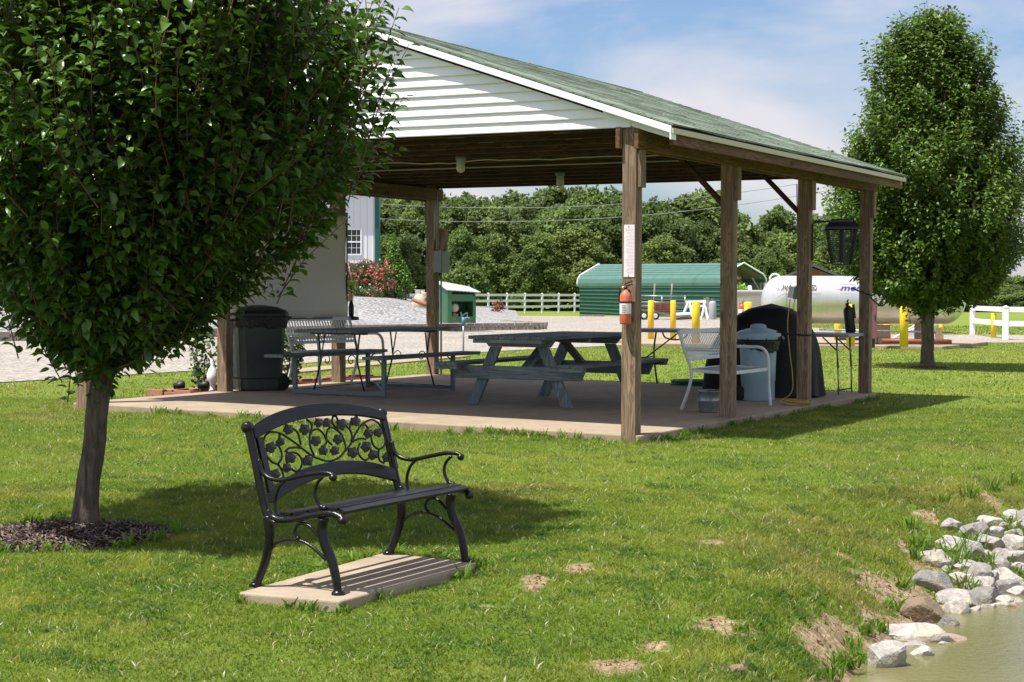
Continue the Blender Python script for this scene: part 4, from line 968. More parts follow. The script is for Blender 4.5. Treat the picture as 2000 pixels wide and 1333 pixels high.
n=len(prof_); m.add(vs,[(i,i+1,n+i+1,n+i) for i in range(n-1)]); o=m.build('roof',MT['greenroof'],T); sl=o.modifiers.new('t','SOLIDIFY'); sl.thickness=.05
m=MB()
for k in range(5):
    f=k/5; y=.12+(Wc/2-.12)*f; h=.42+.58*f; m.bar((-.1,y,rz3(0,h)+.008),(Lc+.1,y,rz3(Lc,h)+.008),.03,.012)
m.build('roof_ribs',MT['greenroof'],T)
m=MB()
for x in (-.14,Lc+.14): m=MB(); m.tube([(x,y,rz3(x,h)+.01) for y,h in prof_],.05,6); m.build('white_trim',MT['white'],T)
m=MB()
m.bar((Lc+.12,-.03,zbR),(Lc+.12,-.03,zr_),.07,.07); m.bar((Lc+.1,Wc+.02,zbR),(Lc+.1,Wc+.02,zr_),.1,.1)
m.build('corner_trim',MT['white'],T)
m=MB(); m.add([(x,y,rz3(x,h)-.09) for x in (0,Lc) for y,h in prof_[2:7]],[(i,i+1,5+i+1,5+i) for i in range(4)]); m.build('ceiling_lining',MT['greyint'],T)
m=MB(); m.add([(.1,Wc-.02,zbL),(Lc,Wc-.02,zbR),(Lc,Wc-.02,zr_),(.1,Wc-.02,zl)],[(0,1,2,3)]); m.add([(.3,0.01,zbL),(.3,Wc-.03,zbL),(.3,Wc-.03,zl),(.3,.01,zl)],[(0,1,2,3)]); m.build('inner_lining',MT['greyint'],T)
for x in (Lc*.3,Lc*.7,Lc-.1):
    m=MB(); m.bar((x,Wc-.12,zbR),(x,Wc-.12,zr_),.08,.08); m.bar((x,Wc-.12,zr_-.5),(x,Wc-.7,zr_+.25),.06,.06); m.build('frame_leg',MT['greyint'],T)
# things standing along the carport
def dist_at(px): return 92.
def gp(px,py,d): q=aty(px,py,d); return q
D=88.
q=gp(1296,624,D); zg=float(ground(q[0],q[1]))
t=thing('metal_gate','grey tube gate panel leaning against the green carport','gate',(0,0,0))
m=MB()
for py in (578,590,597,606): m.tube([gp(1245,py,D+2),gp(1340,py+2,D+2)],.04,6)
for px in (1245,1293,1338): m.tube([gp(px,578,D+2),gp(px,612,D+2)],.04,6)
m.build('tube_frame',MT['galv'],t)
for px0,px1,lab in ((1276,1279,'upright pole by the carport wall, left one'),(1309,1313,'upright pole by the carport wall, right one')):
    m=MB(); m.tube([gp(px0,612,D+3),gp(px1,554,D+3)],.05,6); tag(m.build('pole',MT['oldwood']),lab,'pole',group='poles leaning on the carport')
m=MB()
for k in range(5):
    m.bar(gp(1278,596+k*4,D+1),gp(1309,593+k*4.4,D+1),.1,.13)
tag(m.build('board_stack',MT['rustwood']),'stack of reddish boards behind the first two yellow bollards','boards')
t=thing('trailer','low flat trailer with white wheels standing by the green carport','trailer',(0,0,0))
m=MB(); m.bar(gp(1246,604,D-2),gp(1310,616,D-2),1.0,.09); m.bar(gp(1310,616,D-2),gp(1345,621,D-2),.12,.08); m.build('deck',MT['oldwood'],t)
for px,r in ((1258,7.6),(1280,5.)):
    q=gp(px,617.5,D-3); R=.19; M=Matrix.Translation(q)@Matrix.Rotation(PI/2,4,'X')
    m=MB(); m.lathe([(R*.6,-.06),(R,-.06),(R,.06),(R*.6,.06)],20,M=M); w=m.build('wheel',MT['rubber'],t)
    m=MB(); m.lathe([(0,.05),(R*.25,.05),(R*.6,.075),(R*.62,-.05),(0,-.05)],20,M=M); m.build('rim',MT['whitemetal'],w)
m=MB(); m.bar(gp(1318,614.5,D-3),gp(1353,613,D-3),.5,.13); tag(m.build('white_panel',MT['white'],bevel=.03),'white panel lying on boards between the slim and thick bollards','panel')
m=MB(); m.bar(gp(1316,622,D-2.5),gp(1358,621,D-2.5),.4,.12); m.bar(gp(1300,625,D-2.5),gp(1340,626,D-2.5),.4,.06); tag(m.build('board_pile',MT['oldwood']),'low pile of weathered boards beneath the white panel','boards')
t=thing('sawhorse','white painted sawhorse leaning by the grey gas bottle','sawhorse',(0,0,0))
m=MB(); m.bar(gp(1339,590,D),gp(1379,589,D),.08,.13); m.bar(gp(1341,599,D),gp(1377,598,D),.06,.1); m.build('crossbar',MT['white'],t)
for a,b in (((1344,592),(1336,612)),((1347,592),(1352,622)),((1378,590),(1369,627)),((1375,592),(1383,626))):
    m=MB(); m.bar(gp(*a,D-.2),gp(*b,D-.6),.08,.12); m.build('leg',MT['whitemetal'],t)
for a,b,lab in (((1379,627),(1376,582),'tall weathered board leaning left of the gas bottle'),((1383,627),(1382,581),'weathered board right against the gas bottle')):
    m=MB(); m.bar(gp(*a,D),gp(*b,D+.4),.12,.05,(0,1,0)); tag(m.build('board',MT['oldwood']),lab,'board')
q=gp(1391.5,627,D-1.); zb=q[2]; t=thing('gas_bottle','tall grey gas bottle at the right end of the carport','gas bottle',(q[0],q[1],zb),0)
m=MB(); m.lathe([(0,0),(.18,0),(.19,.03),(.19,.86),(.15,.95),(.06,.99),(0,1.)],20); m.build('cylinder',MT['greymetal'] if 0 else simple('grey_gas_bottle_paint',(.36,.37,.42),.45,0,.1,9,.02),t)
m=MB(); m.lathe([(.09,.97),(.09,1.1)],14); m.tube([(0,0,.98),(0,0,1.08)],.03,8); m.build('valve_guard',MT['galv'],t)
for a,b,w,lab in (((1122,623),(1215,625),.5,'long flat board on the gravel before the carport'),((1132,617.5),(1180,617),.5,'short dark plank resting on the long flat board')):
    m=MB(); m.bar(gp(*a,97.),gp(*b,97.),w,.12); tag(m.build('board',MT['oldwood']),lab,'board')
# beige box, red extinguisher, lime planter behind post B
q=atz(1462,650,-.1); q=aty(1466,568,60.)
t=thing('storage_box','tall beige slatted utility box left of the propane tank','utility box',(q[0],q[1],-.15),0)
zt_=q[2]+.15
m=MB(); m.box(-.55,.45,-.4,.4,0,zt_-.03); m.build('case',MT['beige'],t)
m=MB(); m.box(-.60,.50,-.45,.45,zt_-.03,zt_+.02); m.build('lid',MT['whitemetal'],t)
m=MB()
for k in range(14): m.box(-.08,.44,-.412,-.402,.15+k*.085,.18+k*.085)
for k in range(7): m.box(-.52+k*.065,-.50+k*.065,-.412,-.402,.1,zt_-.1)
m.build('louvre',MT['greyint'],t)
m=MB(); q2=aty(1464.5,564,59.7); m.lathe([(0,0),(.07,0),(.07,.11),(.045,.15),(0,.16)],14,c=(q2[0],q2[1],q[2]+.02)); tag(m.build('bird_house',MT['white']),'small white round topped bird house on the beige box','bird house')
q=aty(1449,618,44.5)
extinguisher('fire_extinguisher','bright red fire extinguisher beside the bollard left of the grill cover',(q[0],q[1],q[2]-.02),PI/2,1,MT['red'],.34,.085)
m=MB(); q3=aty(1449,622,44.6); m.box(q3[0]-.05,q3[0]+.05,q3[1]+.1,q3[1]+.2,-.02,q3[2]+.35); tag(m.build('short_post',MT['darkmetal']),'short dark post carrying the bright red extinguisher','post')
# house behind the tank
q=aty(1588,521,75.); a=aty(1535,541,75.); b=aty(1662,541,75.)
t=thing('timber_house','brown timber house with grey shingle roof behind the tank','house',(q[0],q[1],0),math.radians(-8))
hw=q[0]-a[0]; z0=a[2]; zp=q[2]
m=MB(); m.prism([(-hw,-.3),(hw*1.0,-.3),(hw*1.0,z0-.05),(0,zp-.06),(-hw,z0-.05)],lambda a_,b_,t_:(a_,t_,b_),0,7.); m.build('wall',wood('tan_timber_cladding',(.26,.15,.08),(.36,.22,.13),'x',grain=8),t)
MT['darkroof']=simple('grey_roof_shingle',(.10,.095,.10),.9,0,.25,8,.3)
for s in (-1,1):
    m=MB(); m.add([(0,-.35,zp),(0,7.3,zp),(s*(hw+.35),7.3,z0-.05-.13),(s*(hw+.35),-.35,z0-.18),(0,-.35,zp+.1),(0,7.3,zp+.1),(s*(hw+.35),7.3,z0-.05),(s*(hw+.35),-.35,z0-.08)],[(0,1,2,3),(4,7,6,5),(0,3,7,4),(3,2,6,7),(1,5,6,2)]); m.build('roof',MT['darkroof'],t)
m=MB(); m.box(-.5,.5,-.03,0,.9,1.6); m.build('window',MT['glass'],t)
# ------------------------------------------------------------------ white steel building on the mound
BY=80.; q=aty(739,515,BY); xr=q[0]; zsk=q[2]; ztop=6.2
t=thing('steel_building','white ribbed steel building with green corner trim behind the flowering shrubs','building',(xr,BY,0),math.radians(4))
m=MB(); m.box(-26,-.12,0,14,zsk,ztop); m.build('wall',MT['whitesteel'],t)
m=MB(); m.box(-26,-.0,.02,14,.4,zsk-.01); m.build('base_band',MT['greentrim'],t)
m=MB(); m.box(-.16,.02,-.06,14,.5,ztop); m.build('corner_trim',MT['greentrim'],t)
for s in (0,1):
    m=MB(); z_=ztop; m.add([(-26.4,-.5,z_),(.4,-.5,z_),(.4,7,z_+2.6),(-26.4,7,z_+2.6),(-26.4,-.5,z_-.12),(.4,-.5,z_-.12),(.4,7,z_+2.48),(-26.4,7,z_+2.48)] if s==0 else [(-26.4,14.5,z_),(.4,14.5,z_),(.4,7,z_+2.6),(-26.4,7,z_+2.6),(-26.4,14.5,z_-.12),(.4,14.5,z_-.12),(.4,7,z_+2.48),(-26.4,7,z_+2.48)],[(0,1,2,3),(4,7,6,5),(0,4,5,1),(1,5,6,2),(0,3,7,4)]); m.build('roof',MT['greenroof'],t)
wx0=aty(677,470,BY)[0]-xr; wx1=aty(706.5,470,BY)[0]-xr; wz1=aty(690,447,BY)[2]; wz0=aty(690,499,BY)[2]
for dx in (0,-4.5,-9):
    m=MB(); w=.06
    m.box(wx0+dx,wx1+dx,-.05,0,wz1-w,wz1);m.box(wx0+dx,wx1+dx,-.05,0,wz0,wz0+w);m.box(wx0+dx,wx0+dx+w,-.05,0,wz0+w,wz1-w);m.box(wx1+dx-w,wx1+dx,-.05,0,wz0+w,wz1-w);zm=(wz0+wz1)/2;m.box(wx0+dx+w,wx1+dx-w,-.045,-.01,zm-.03,zm+.03)
    for f in (1/3,2/3):
        X=wx0+dx+(wx1-wx0)*f; m.box(X-.008,X+.008,-.03,-.008,wz0+w,zm-.03); m.box(X-.008,X+.008,-.03,-.008,zm+.03,wz1-w)
    for Z in (wz0+(zm-wz0)*.55,zm+(wz1-zm)*.47): m.box(wx0+dx+w,wx1+dx-w,-.029,-.007,Z-.008,Z+.008)
    fr=m.build('window',MT['white'],t)
    m=MB(); m.box(wx0+dx+w*.5,wx1+dx-w*.5,-.006,-.002,wz0+.03,wz1-.03); m.build('pane',MT['glass'],fr)
# little green compressor shed
q=aty(895,631,58.5); zq=q[2]
t=thing('small_shed','small green metal shed with open front and white sloping roof','shed',(q[0],q[1],zq),math.radians(20))
m=MB(); m.prism([(-.45,0),(.55,0),(.55,1.34),(-.45,1.10)],lambda a,b,t:(t,a,b),-.52,-.49); m.prism([(-.45,0),(.55,0),(.55,1.16),(-.45,1.02)],lambda a,b,t:(t,a,b),.42,.45); m.box(-.5,.43,.52,.55,0,1.05); m.build('side_panel',MT['shedgreen'],t)
m=MB(); m.box(-.50,-.38,-.47,-.44,.0,1.05);m.box(.36,.46,-.47,-.44,.0,.9);m.box(-.38,.36,-.47,-.44,.72,.95);m.box(-.38,.36,-.46,-.43,.04,.22);m.build('front_frame',MT['shedgreen'],t)
m=MB(); m.add([(-.60,-.62,1.11),(.58,-.62,1.03),(.58,.72,1.22),(-.60,.72,1.42),(-.60,-.62,1.08),(.58,-.62,1.00),(.58,.72,1.19),(-.60,.72,1.39)],[(0,1,2,3),(4,7,6,5),(0,4,5,1),(1,5,6,2),(2,6,7,3),(3,7,4,0)]); m.build('roof',MT['shedroof'],t)
m=MB(); m.box(-.48,.42,-.44,.5,0,.06); m.build('floor',MT['oldwood'],t)
M=Matrix.Translation((-.02,-.1,.50))@Matrix.Rotation(PI/2,4,'X')
m=MB(); m.lathe([(0,-.3),(.12,-.28),(.15,-.22),(.15,.22),(.12,.28),(0,.3)],20,M=M); m.tube([(-.02,-.3,.3),(-.02,.3,.3)],.03,6);m.box(-.15,.1,-.2,.2,.06,.3); tag(m.build('air_tank',MT['urn'],loc=(q[0]-.1,q[1]-.05,zq+.0)),'white compressor tank inside the small green shed','tank')
# yard hydrant
q=aty(905,691,36.); z0=float(ground(q[0],q[1]))
t=thing('yard_hydrant','blue headed yard hydrant on a thin pipe in front of the gravel lot','hydrant',(q[0],q[1],z0),.3)
m=MB(); m.tube([(0,0,-.1),(0,0,.62)],.018,10); m.build('pipe',MT['galv'],t)
m=MB(); m.tube([(0,0,.60),(0,0,.74)],.035,10); m.tube([(0,0,.70),(.07,0,.73),(.12,0,.72),(.13,0,.68)],.024,8); m.build('head',MT['blueish'],t)
m=MB(); m.bar((-.05,0,.76),(.08,0,.84),.02,.02);m.bar((-.03,0,.72),(-.05,0,.85),.02,.02);m.bar((.08,0,.84),(.09,0,.72),.02,.02); m.build('handle',MT['galv'],t)
# urn, post and pipe by the bushes
q=aty(815,592,70.)
t=thing('garden_urn','pale stone urn tilted beside the rounded evergreen shrub','urn',(q[0]-.05,q[1],q[2]-.4),.0)
m=MB(); m.lathe([(0,0),(.2,0),(.3,.15),(.36,.45),(.28,.7),(.2,.8),(.26,.9),(.22,.9),(.14,.8),(0,.75)],20,M=Matrix.Rotation(math.radians(24),4,'Y')); m.build('vase',MT['urn'],t)
t=thing('planter_pot','small white square planter on top of the tilted urn','planter',(q[0]+.10,q[1]+.0,aty(818,578,70.)[2]-.12),0)
m=MB(); m.lathe([(0,0),(.15,0),(.20,.34),(.23,.36),(.2,.36),(0,.3)],4); m.build('pot',MT['white'],t)
q=aty(842,590,69.); t=thing('log_ornament','short brown log ornament on the gravel mound by the urn','ornament',(q[0]-.35,q[1],q[2]-.35),0)
m=MB(); m.tube([(-.4,0,.45),(.1,0,.25),(.32,0,.3)],.08,8); m.tube([(.25,0,-.1),(.3,0,.45)],.07,8); m.tube([(.1,0,.5),(.5,0,.5)],.09,8); m.build('log',MT['terracotta'],t)
# power lines with poles
t=thing('power_line','pair of power wires crossing before the woodland, on wooden poles','power line',(0,0,0))
for k,dz in ((0,0.),(1,-.77)):
    m=MB(); m.tube([(x,95,5.65+dz*(1-.25*(x+5)/30 if True else 1)+.0050*(x+1)**2) for x in np.linspace(-40,45,50)],.016,5); m.build('wire',MT['galv'],t)
for x in (-40,45):
    z=5.65+.005*(x+1)**2; m=MB(); m.tube([(x,95.2,-.3),(x,95.2,z+.6)],[.16,.11],10); m.box(x-.9,x+.9,95.1,95.2,z-.1,z+.05); m.build('pole',MT['post'],t)
# ------------------------------------------------------------------ noise helper
_lat=RNG.random((64,64))
def vn(x,y,s):
    x=np.asarray(x)*s+100;y=np.asarray(y)*s+100; xi=np.floor(x).astype(int);yi=np.floor(y).astype(int);fx=x-xi;fy=y-yi;fx=fx*fx*(3-2*fx);fy=fy*fy*(3-2*fy)
    g=lambda a,b:_lat[a%64,b%64]
    return (g(xi,yi)*(1-fx)+g(xi+1,yi)*fx)*(1-fy)+(g(xi,yi+1)*(1-fx)+g(xi+1,yi+1)*fx)*fy
def fbm(x,y,s): return (vn(x,y,s)+.5*vn(x+9,y,s*2.1)+.25*vn(x,y+5,s*4.3))/1.75
def inpoly(x,y,P):
    x=np.asarray(x);y=np.asarray(y);r=np.zeros(x.shape,bool);n=len(P)
    for i in range(n):
        x0,y0=P[i];x1,y1=P[(i+1)%n]; c=((y0>y)!=(y1>y))&(x<(x1-x0)*(y-y0)/(y1-y0+1e-12)+x0); r^=c
    return r
GE=np.array([(-60,3),(-14,12),(-9,19.3),(-6.9,23),(-5.8,24.9),(-3.7,29.3),(-3.15,30.9),(-2.0,33.5),(-.73,36.5),(.9,40),(3.0,43.6),(3.2,46.5),(8,47.5),(12,47),(60,44)],float)
def gedge(x): return np.interp(x,GE[:,0],GE[:,1])
def gfar(x): return np.interp(x,[-60,4,10,12,60],[98,98,94,56,54])
DIRT=[(1692,1292,70,44),(1640,1325,50,20),(1410,1222,95,24),(1205,1300,75,26),(1300,1270,60,16),(1440,1310,40,14),(1122,1110,55,16),(1035,1140,42,22),(1385,1063,34,9),(1805,1010,46,20),(1945,985,40,16),(1640,1150,20,6),(960,1185,50,7),(1590,1275,40,10),(1790,1110,22,60)]
DP=[]
for px,py,w,h in DIRT:
    c=hit(px,py); k_=1.5 if px<1600 else 1.1; DP.append((c[0],c[1],k_*w/2*c[1]/FPX,k_*h/2*c[1]**2/FPX/1.5))
def dirt(x,y):
    m=np.zeros(np.shape(x))
    for cx,cy,rx,ry in DP:
        q=((x-cx)/rx)**2+((y-cy)/ry)**2+(fbm(x,y,5.)-.5)*2.2+(fbm(x,y,17.)-.5)*1.8; m=np.maximum(m,np.clip(1.35-q,0,1))
    s=shore_dist(x,y); w=np.interp(y,[7,9,10.5,12,14],[.24,.32,.85,1.0,1.05]); q=s/w+(fbm(x,y,2.6)-.5)*1.5+(fbm(x,y,9.)-.5)*1.3; m=np.maximum(m,np.clip(1.45-1.2*q,0,1)); return m
MUL=(-2.55,10.16,.58,.52)
def onmulch(x,y): return ((x-MUL[0])/MUL[2])**2+((y-MUL[1])/MUL[3])**2+(fbm(x,y,6.)-.5)*.5
# ------------------------------------------------------------------ ground sheet
def geo(a,b,step,lim,g):
    l=[b]; s=step
    while l[-1]<lim: s*=g; l.append(l[-1]+s)
    return l
xs=np.array(sorted([-q for q in geo(0,9,.12,900,1.12)[1:]]+list(np.arange(-9,9.01,.12))+geo(0,9,.12,900,1.12)[1:]))
ys=np.array(list(np.arange(-4,3,.5))+list(np.arange(3,19,.11))+geo(0,19,.14,1500,1.06))
X,Y=np.meshgrid(xs,ys); Zg=ground(X,Y); nx=len(xs);ny=len(ys)
idx=np.arange(nx*ny).reshape(ny,nx); F=np.stack([idx[:-1,:-1],idx[:-1,1:],idx[1:,1:],idx[1:,:-1]],-1).reshape(-1,4)
dm=dirt(X,Y); col=np.stack([dm.ravel(),np.clip((Y-16)/14,0,1).ravel(),np.zeros(nx*ny)],-1)
# push the sheet below slabs
U_=(X-AX)*math.sin(AZ)+(Y-AY)*math.cos(AZ); V_=-(X-AX)*math.cos(AZ)+(Y-AY)*math.sin(AZ)
Zg=np.where((U_>.15)&(U_<LN-.05)&(V_>.1)&(V_<WD-.1),-.22,Zg)
gr=npmesh('ground',np.stack([X.ravel(),Y.ravel(),Zg.ravel()],-1),F,MT['ground'],col=col); tag(gr,kind='structure')
# gravel lot
gx=np.concatenate([np.arange(-60,-14,2.),np.arange(-14,14,.25),np.arange(14,61,2.)]); vt=np.linspace(0,1,60)**1.5
GX,VT=np.meshgrid(gx,vt); n_=gedge(GX)+(.25*(fbm(GX,GX*0,1.3)-.5)); GY=n_+(gfar(GX)-n_)*VT; GZ=ground(GX,GY)+.012
idx=np.arange(GX.size).reshape(GX.shape);F=np.stack([idx[:-1,:-1],idx[:-1,1:],idx[1:,1:],idx[1:,:-1]],-1).reshape(-1,4)
tag(npmesh('gravel_lot',np.stack([GX.ravel(),GY.ravel(),GZ.ravel()],-1),F,MT['gravel']),kind='structure')
# walkway strip behind the slab
P=[aty(556,741,25.6),aty(940,704,34.0)]
a=Vector((P[0][0],P[0][1],0));b=Vector((P[1][0],P[1][1],0)); d=(b-a).normalized();s=Vector((-d.y,d.x,0))
a-=d*1.6; b-=d*.6
m=MB(); q=[a,b,b+s*.55,a+s*.55]; m.prism([(p.x,p.y) for p in q],lambda x,y,t:(x,y,float(ground(x,y))+t),-.1,.035); tag(m.build('path',MT['concrete']),kind='structure')
PATHP=[(p.x,p.y) for p in q]
# ------------------------------------------------------------------ gravel mound with retaining wall
WL=np.array([(-30,30),(-14,44.3),(-9.05,49.3),(-5.4,56.0),(-1.74,59.6),(.72,61.4),(1.1,62.4)],float)
def yw(x): return np.interp(x,WL[:,0],WL[:,1])
def moundz(x,y):
    H=np.interp(x,[-30,-7,-5,-3.6,-2,0,1.1],[.95,.95,.86,.55,.28,.06,0]); t=np.clip((y-yw(x))/14,0,1); t=t*t*(3-2*t)
    return ground(x,y)+.20*np.clip((1.15-x)/.5,0,1)+H*t
mx=np.linspace(-30,1.15,130); mt=np.linspace(0,1,50)
MX,MTT=np.meshgrid(mx,mt); MY=yw(MX)+.05+(104-yw(MX))*MTT**1.4; MY=np.where(MX>.4,np.minimum(MY,yw(MX)+5),MY); MZ=moundz(MX,MY)+.02*(fbm(MX,MY,1.5)-.5)
idx=np.arange(MX.size).reshape(MX.shape);F=np.stack([idx[:-1,:-1],idx[:-1,1:],idx[1:,1:],idx[1:,:-1]],-1).reshape(-1,4)
tag(npmesh('gravel_mound',np.stack([MX.ravel(),MY.ravel(),MZ.ravel()],-1),F,MT['bigravel']),kind='structure')
m=MB(); rw=random.Random(3)
path=[Vector((x,y,0)) for x,y in [(-14,44.3),(-9.05,49.3),(-5.4,56.0),(-1.74,59.6),(.72,61.4),(1.15,62.5),(.8,64.5),(-.3,66.5)]]
for course in range(2):
    off=course*.15
    for a,b in zip(path[:-1],path[1:]):
        L=(b-a).length; n=int(L/.31); d=(b-a).normalized()
        for i in range(n):
            c=a+d*((i+.5+(.5 if course else 0))*L/n); g=float(ground(c.x,c.y)); w=.148; sd=Vector((-d.y,d.x,0))
            j=rw.uniform(-.012,.012); z0=g+course*.145-.03; z1=z0+.14
            p=c+sd*(j+.02*course); vs=[p+d*(sx*w)+sd*(sy*.11)+Vector((0,0,zz_)) for zz_ in (z0,z1) for sy in (-1,1) for sx in (-1,1)]
            m.add(vs,[(0,2,3,1),(4,5,7,6),(0,1,5,4),(2,6,7,3),(0,4,6,2),(1,3,7,5)])
tag(m.build('retaining_wall',MT['wallblock']),'low two course block retaining wall holding the grey gravel mound','retaining wall')
# ------------------------------------------------------------------ pond
px_=np.array([(.0,-3),(.5,5),(1.0,7.2),(1.3,8.2),(1.6,9.0),(2.1,9.8),(2.7,10.4),(4.2,11.5),(7,13.3),(14,16.8),(40,27),(60,20),(60,-3)])
V=[(p[0],p[1],-.50) for p in px_]; me=bpy.data.meshes.new('pond_water'); me.from_pydata(V,[],[tuple(range(len(V)))]); me.materials.append(MT['water']); tag(link(bpy.data.objects.new('pond_water',me)),kind='structure')
# rocks
RK=[(1864,1030,44,26,'pale rounded rock at the upper left of the rock bank'),(1978,1010,38,20,'pale flat topped rock nearest the dirt at far right of the bank'),(1938,1023,55,16,'long thin grey slab at the top of the rock bank'),(1906,1043,54,36,'pointed grey rock just below the long thin slab'),(1945,1045,34,22,0),(1935,1064,60,28,'smooth dark grey rock in the upper middle of the bank'),(1960,1087,60,28,'dark grey wedge shaped rock below the smooth one'),(1844,1066,28,18,0),(1874,1070,62,32,'broad pale rock left of the smooth dark grey rock'),(1828,1092,56,34,'white faced rock at the left edge of the grass tuft'),(1903,1085,42,38,0),(1984,1069,44,34,0),(1990,1095,44,30,0),(1987,1046,36,22,0),(1945,1108,46,30,0),(1826,1142,66,42,'large white angular rock alone at the left of the bank'),(1914,1124,44,34,0),(1965,1130,62,26,0),(1994,1115,32,24,0),(1922,1147,48,34,0),(1965,1152,48,28,0),(1870,1134,40,24,0),(1888,1110,50,18,0),(1877,1180,86,30,'long pale rock lying just above the water'),(1869,1197,46,32,'rounded pale rock below the long one at the water edge'),(1932,1175,62,32,0),(1955,1187,46,20,0),(1906,1207,28,14,0),(1930,1204,30,14,0),(1956,1202,34,14,0),(1986,1217,30,16,'small pale rock standing in the water at far right'),(1990,1198,30,14,0),(1852,1245,38,28,'cream rock at the right end of the long grey boulder'),(1802,1262,116,40,'long grey boulder half in the water at the lower bank'),(1734,1268,24,22,'small brown rock at the left end of the long grey boulder'),(1780,1284,52,14,'flat cream rock under the long grey boulder'),(1732,1312,68,58,'tall pale boulder at the bottom edge of the picture'),(1868,1302,58,18,'low rough tan rock out in the water'),(1845,1308,26,12,0),(1800,1325,44,24,'pale rock in shallow water beside the tall boulder'),(1786,1298,28,10,0),(1766,1222,14,10,'tiny tan stone on the muddy bank'),(1815,1212,84,50,'flat dark brown stone slab on the muddy bank'),(1440,1312,40,16,'rough brown clod in the lawn at the lower right'),
(1890,1060,20,12,0),(1915,1100,22,14,0),(1975,1140,22,14,0),(1850,1115,18,12,0),(1900,1165,30,18,0),(1945,1165,24,14,0),(1890,1150,24,16,0),(1985,1165,40,24,0),(1990,1145,34,20,0),(1960,1030,24,14,0),(1925,1088,24,16,0),(1968,1105,26,16,0),(1940,1130,26,18,0),(1895,1128,22,14,0),(1855,1158,22,12,0),(1998,1030,36,22,0),(1972,1065,26,18,0)]
rk=random.Random(21)
for x in range(26):                      # the bank goes on past the frame
    RK.append((rk.uniform(2005,2230),rk.uniform(1000,1190),rk.uniform(26,60),rk.uniform(16,34),0))
import bmesh
def rock(loc,w,h,dep,seed,label):
    bm=bmesh.new(); bmesh.ops.create_icosphere(bm,subdivisions=4,radius=1); r=random.Random(seed); pl=[]
    for k in range(r.randint(9,12)):
        n=Vector((r.gauss(0,1),r.gauss(0,1),r.gauss(0,.9))).normalized(); pl.append((n,r.uniform(.45,.80)))
    o=Vector((r.random()*50,r.random()*50,0))
    for v in bm.verts:
        c=v.co.normalized(); k=1.
        for n,dd in pl:
            t=c.dot(n)
            if t>1e-3: k=min(k,dd/t)
        k*=1+.04*mnoise.noise(c*2.2+o)+.018*mnoise.noise(c*6+o)+.010*mnoise.noise(c*15+o); v.co=c*k
    xs_=[v.co.x for v in bm.verts]; sx=w/(max(xs_)-min(xs_)); zs_=[v.co.z for v in bm.verts]; sz=h/(max(zs_)-min(zs_))
    for v in bm.verts: v.co=Vector((v.co.x*sx,v.co.y*dep,v.co.z*sz))
    me=bpy.data.meshes.new('rock'); bm.to_mesh(me); bm.free(); me.materials.append(MT['rock']); 
    me.polygons.foreach_set('use_smooth',[False]*len(me.polygons))
    o=link(bpy.data.objects.new('rock',me)); o.location=loc; o.rotation_euler=(r.uniform(-.12,.12),r.uniform(-.15,.15),r.uniform(-.4,.4)); 
    tag(o,label or 'pale grey angular rock among the many piled along the pond bank','rock',group='rocks piled along the pond bank'); return o
for i,(px,py,w,h,lab) in enumerate(RK):
    c=hit(px,py+h*.40); d=c[1]; ww=w*d/FPX*1.22; hh=h*d/FPX*1.45; zc=c[2]+hh*.26
    zc=max(zc,-.52+hh*.18) 
    o=rock((c[0],c[1]+ww*.2,zc),ww,hh,ww*.42,100+i,lab)
    if lab and ('brown' in lab or 'tan' in lab): 
        o.data.materials.clear(); o.data.materials.append(MT['mud'] if 'slab' in lab or 'clod' in lab else MT['block'])
